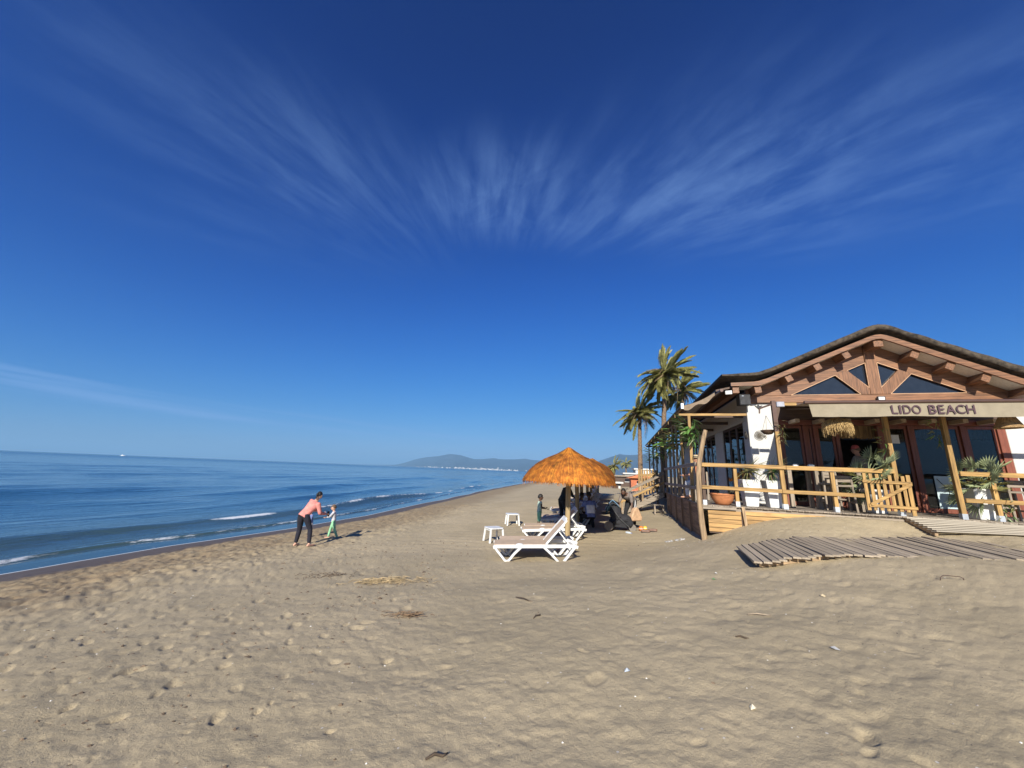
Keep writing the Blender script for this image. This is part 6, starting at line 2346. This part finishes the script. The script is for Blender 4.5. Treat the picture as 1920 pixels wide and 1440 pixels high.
for x, y, s, col, lab in ((1.05, 3.55, .03, (.34, .38, .42), 'scrap of grey plastic on the sand right of centre'), (3.05, 3.85, .04, (.34, .34, .34), 'grey stone on the right-hand sand'), (4.1, 5.25, .045, (.62, .50, .30), 'pale dry leaf on the sand below the boardwalk'),
                          (3.3, 6.4, .035, (.12, .24, .10), 'small green sprig near the end of the boardwalk'), (3.5, 6.7, .022, (.62, .60, .56), 'white paper scrap near the boardwalk end'), (1.75, 3.0, .03, (.70, .62, .45), 'yellowish shell at the bottom right of centre')):
    z = ground_at(x, y)
    t = thing('sand_scrap', lab, 'litter', (x, y, z), random.uniform(0, 3))
    m_ = MB()
    m_.add([(-s, -s * .4, .004), (s * .2, -s * .6, .012), (s, -s * .1, .006), (s * .7, s * .5, .016), (-s * .3, s * .6, .010), (0, 0, .03)], [(0, 1, 5), (1, 2, 5), (2, 3, 5), (3, 4, 5), (4, 0, 5), (4, 3, 2, 1, 0)])
    m_.build('piece', mat('scrap_%d' % int(col[0] * 1000 + col[2] * 37), col, .7), t)
# dark crumbs of dried weed strewn over the left-hand sand
m_ = MB()
pr_ = random.Random(9)
for k in range(900):
    x = -.6 - abs(pr_.gauss(0, 3.4)); y = 2.3 + 10.5 * pr_.random() ** 1.5
    if k % 6 == 0:
        x = pr_.uniform(-1, 9)
    if float(shore_dist(x, y)) < 1.8:
        continue
    s = pr_.uniform(.006, .020) * (1 + .07 * y) * (1.7 if pr_.random() < .07 else 1) * (.55 if x > -1 else 1)
    z = ground_at(x, y) - .003
    th = pr_.uniform(-.7, .7); cx, sx = math.cos(th) * s, math.sin(th) * s
    q = pr_.uniform(.35, .7)
    pts = [(-1, -.3), (-.2, -q), (.8, -.5), (1.1, .2), (.2, q), (-.8, .4)]
    ring = [(x + a * cx - b * sx, y + a * sx + b * cx, z) for a, b in pts]
    m_.cur = 0 if pr_.random() < .6 else 1
    m_.add(ring + [(x + .2 * s, y, z + s * pr_.uniform(.35, .8)), (x - .4 * s, y + .1 * s, z + s * pr_.uniform(.2, .5))], [(0, 1, 7), (1, 6, 7), (1, 2, 6), (2, 3, 6), (3, 4, 6), (4, 7, 6), (4, 5, 7), (5, 0, 7)])
o = m_.build('weed_crumbs', [weed_m, mat('brown_crumb', (.17, .12, .075), .9)])
tag(o, 'dark crumbs of dried seaweed strewn over the sand', None, None, 'stuff')
# shells and pebbles too small to count
m_ = MB()
pr_ = random.Random(4)
for k in range(1300):
    x = pr_.uniform(-9, 11); y = 1.9 + 12 * pr_.random() ** 1.8
    s = pr_.uniform(.003, .008) * (1 + .04 * y)
    z = ground_at(x, y)
    if k % 3 == 0:
        x, y = L(pr_.gauss(-.2, .9), pr_.gauss(-.6, .5))[:2]; z = ground_at(x, y); s *= .8
    m_.cur = 0 if pr_.random() < .28 else (1 if pr_.random() < .6 else 2)
    m_.add([(x - s, y - s, z), (x + s, y - s * .6, z), (x + s * .6, y + s, z), (x - s * .8, y + s * .7, z), (x, y, z + s * .8)], [(0, 1, 4), (1, 2, 4), (2, 3, 4), (3, 0, 4)])
o = m_.build('shell_grit', [mat('shell_white', (.72, .69, .62), .7), mat('pebble_dark', (.10, .085, .07), .8), mat('pebble_grey', (.33, .29, .25), .8)])
tag(o, 'scattered shell chips and pebbles on the sand', None, None, 'stuff')
t = bthing('plastic_sheet', 'crumpled scrap of white plastic sheet in the sand beside the log pole', 'plastic sheet', -1.15, .75, 0)
m_ = MB(); P_ = []
for i in range(12):
    for j in range(8):
        x, y = -.26 + .52 * i / 11, -.16 + .32 * j / 7
        q = L(-1.15 + x, .75 + y)
        P_.append((x, y, ground_at(q[0], q[1]) + random.uniform(-.035, .035)))
m_.add(P_, [(i * 8 + j, (i + 1) * 8 + j, (i + 1) * 8 + j + 1, i * 8 + j + 1) for i in range(11) for j in range(7)])
m_.build('sheet', mat('grey_white_plastic', (.44, .43, .41), .5, var=.3, nscale=14), t)
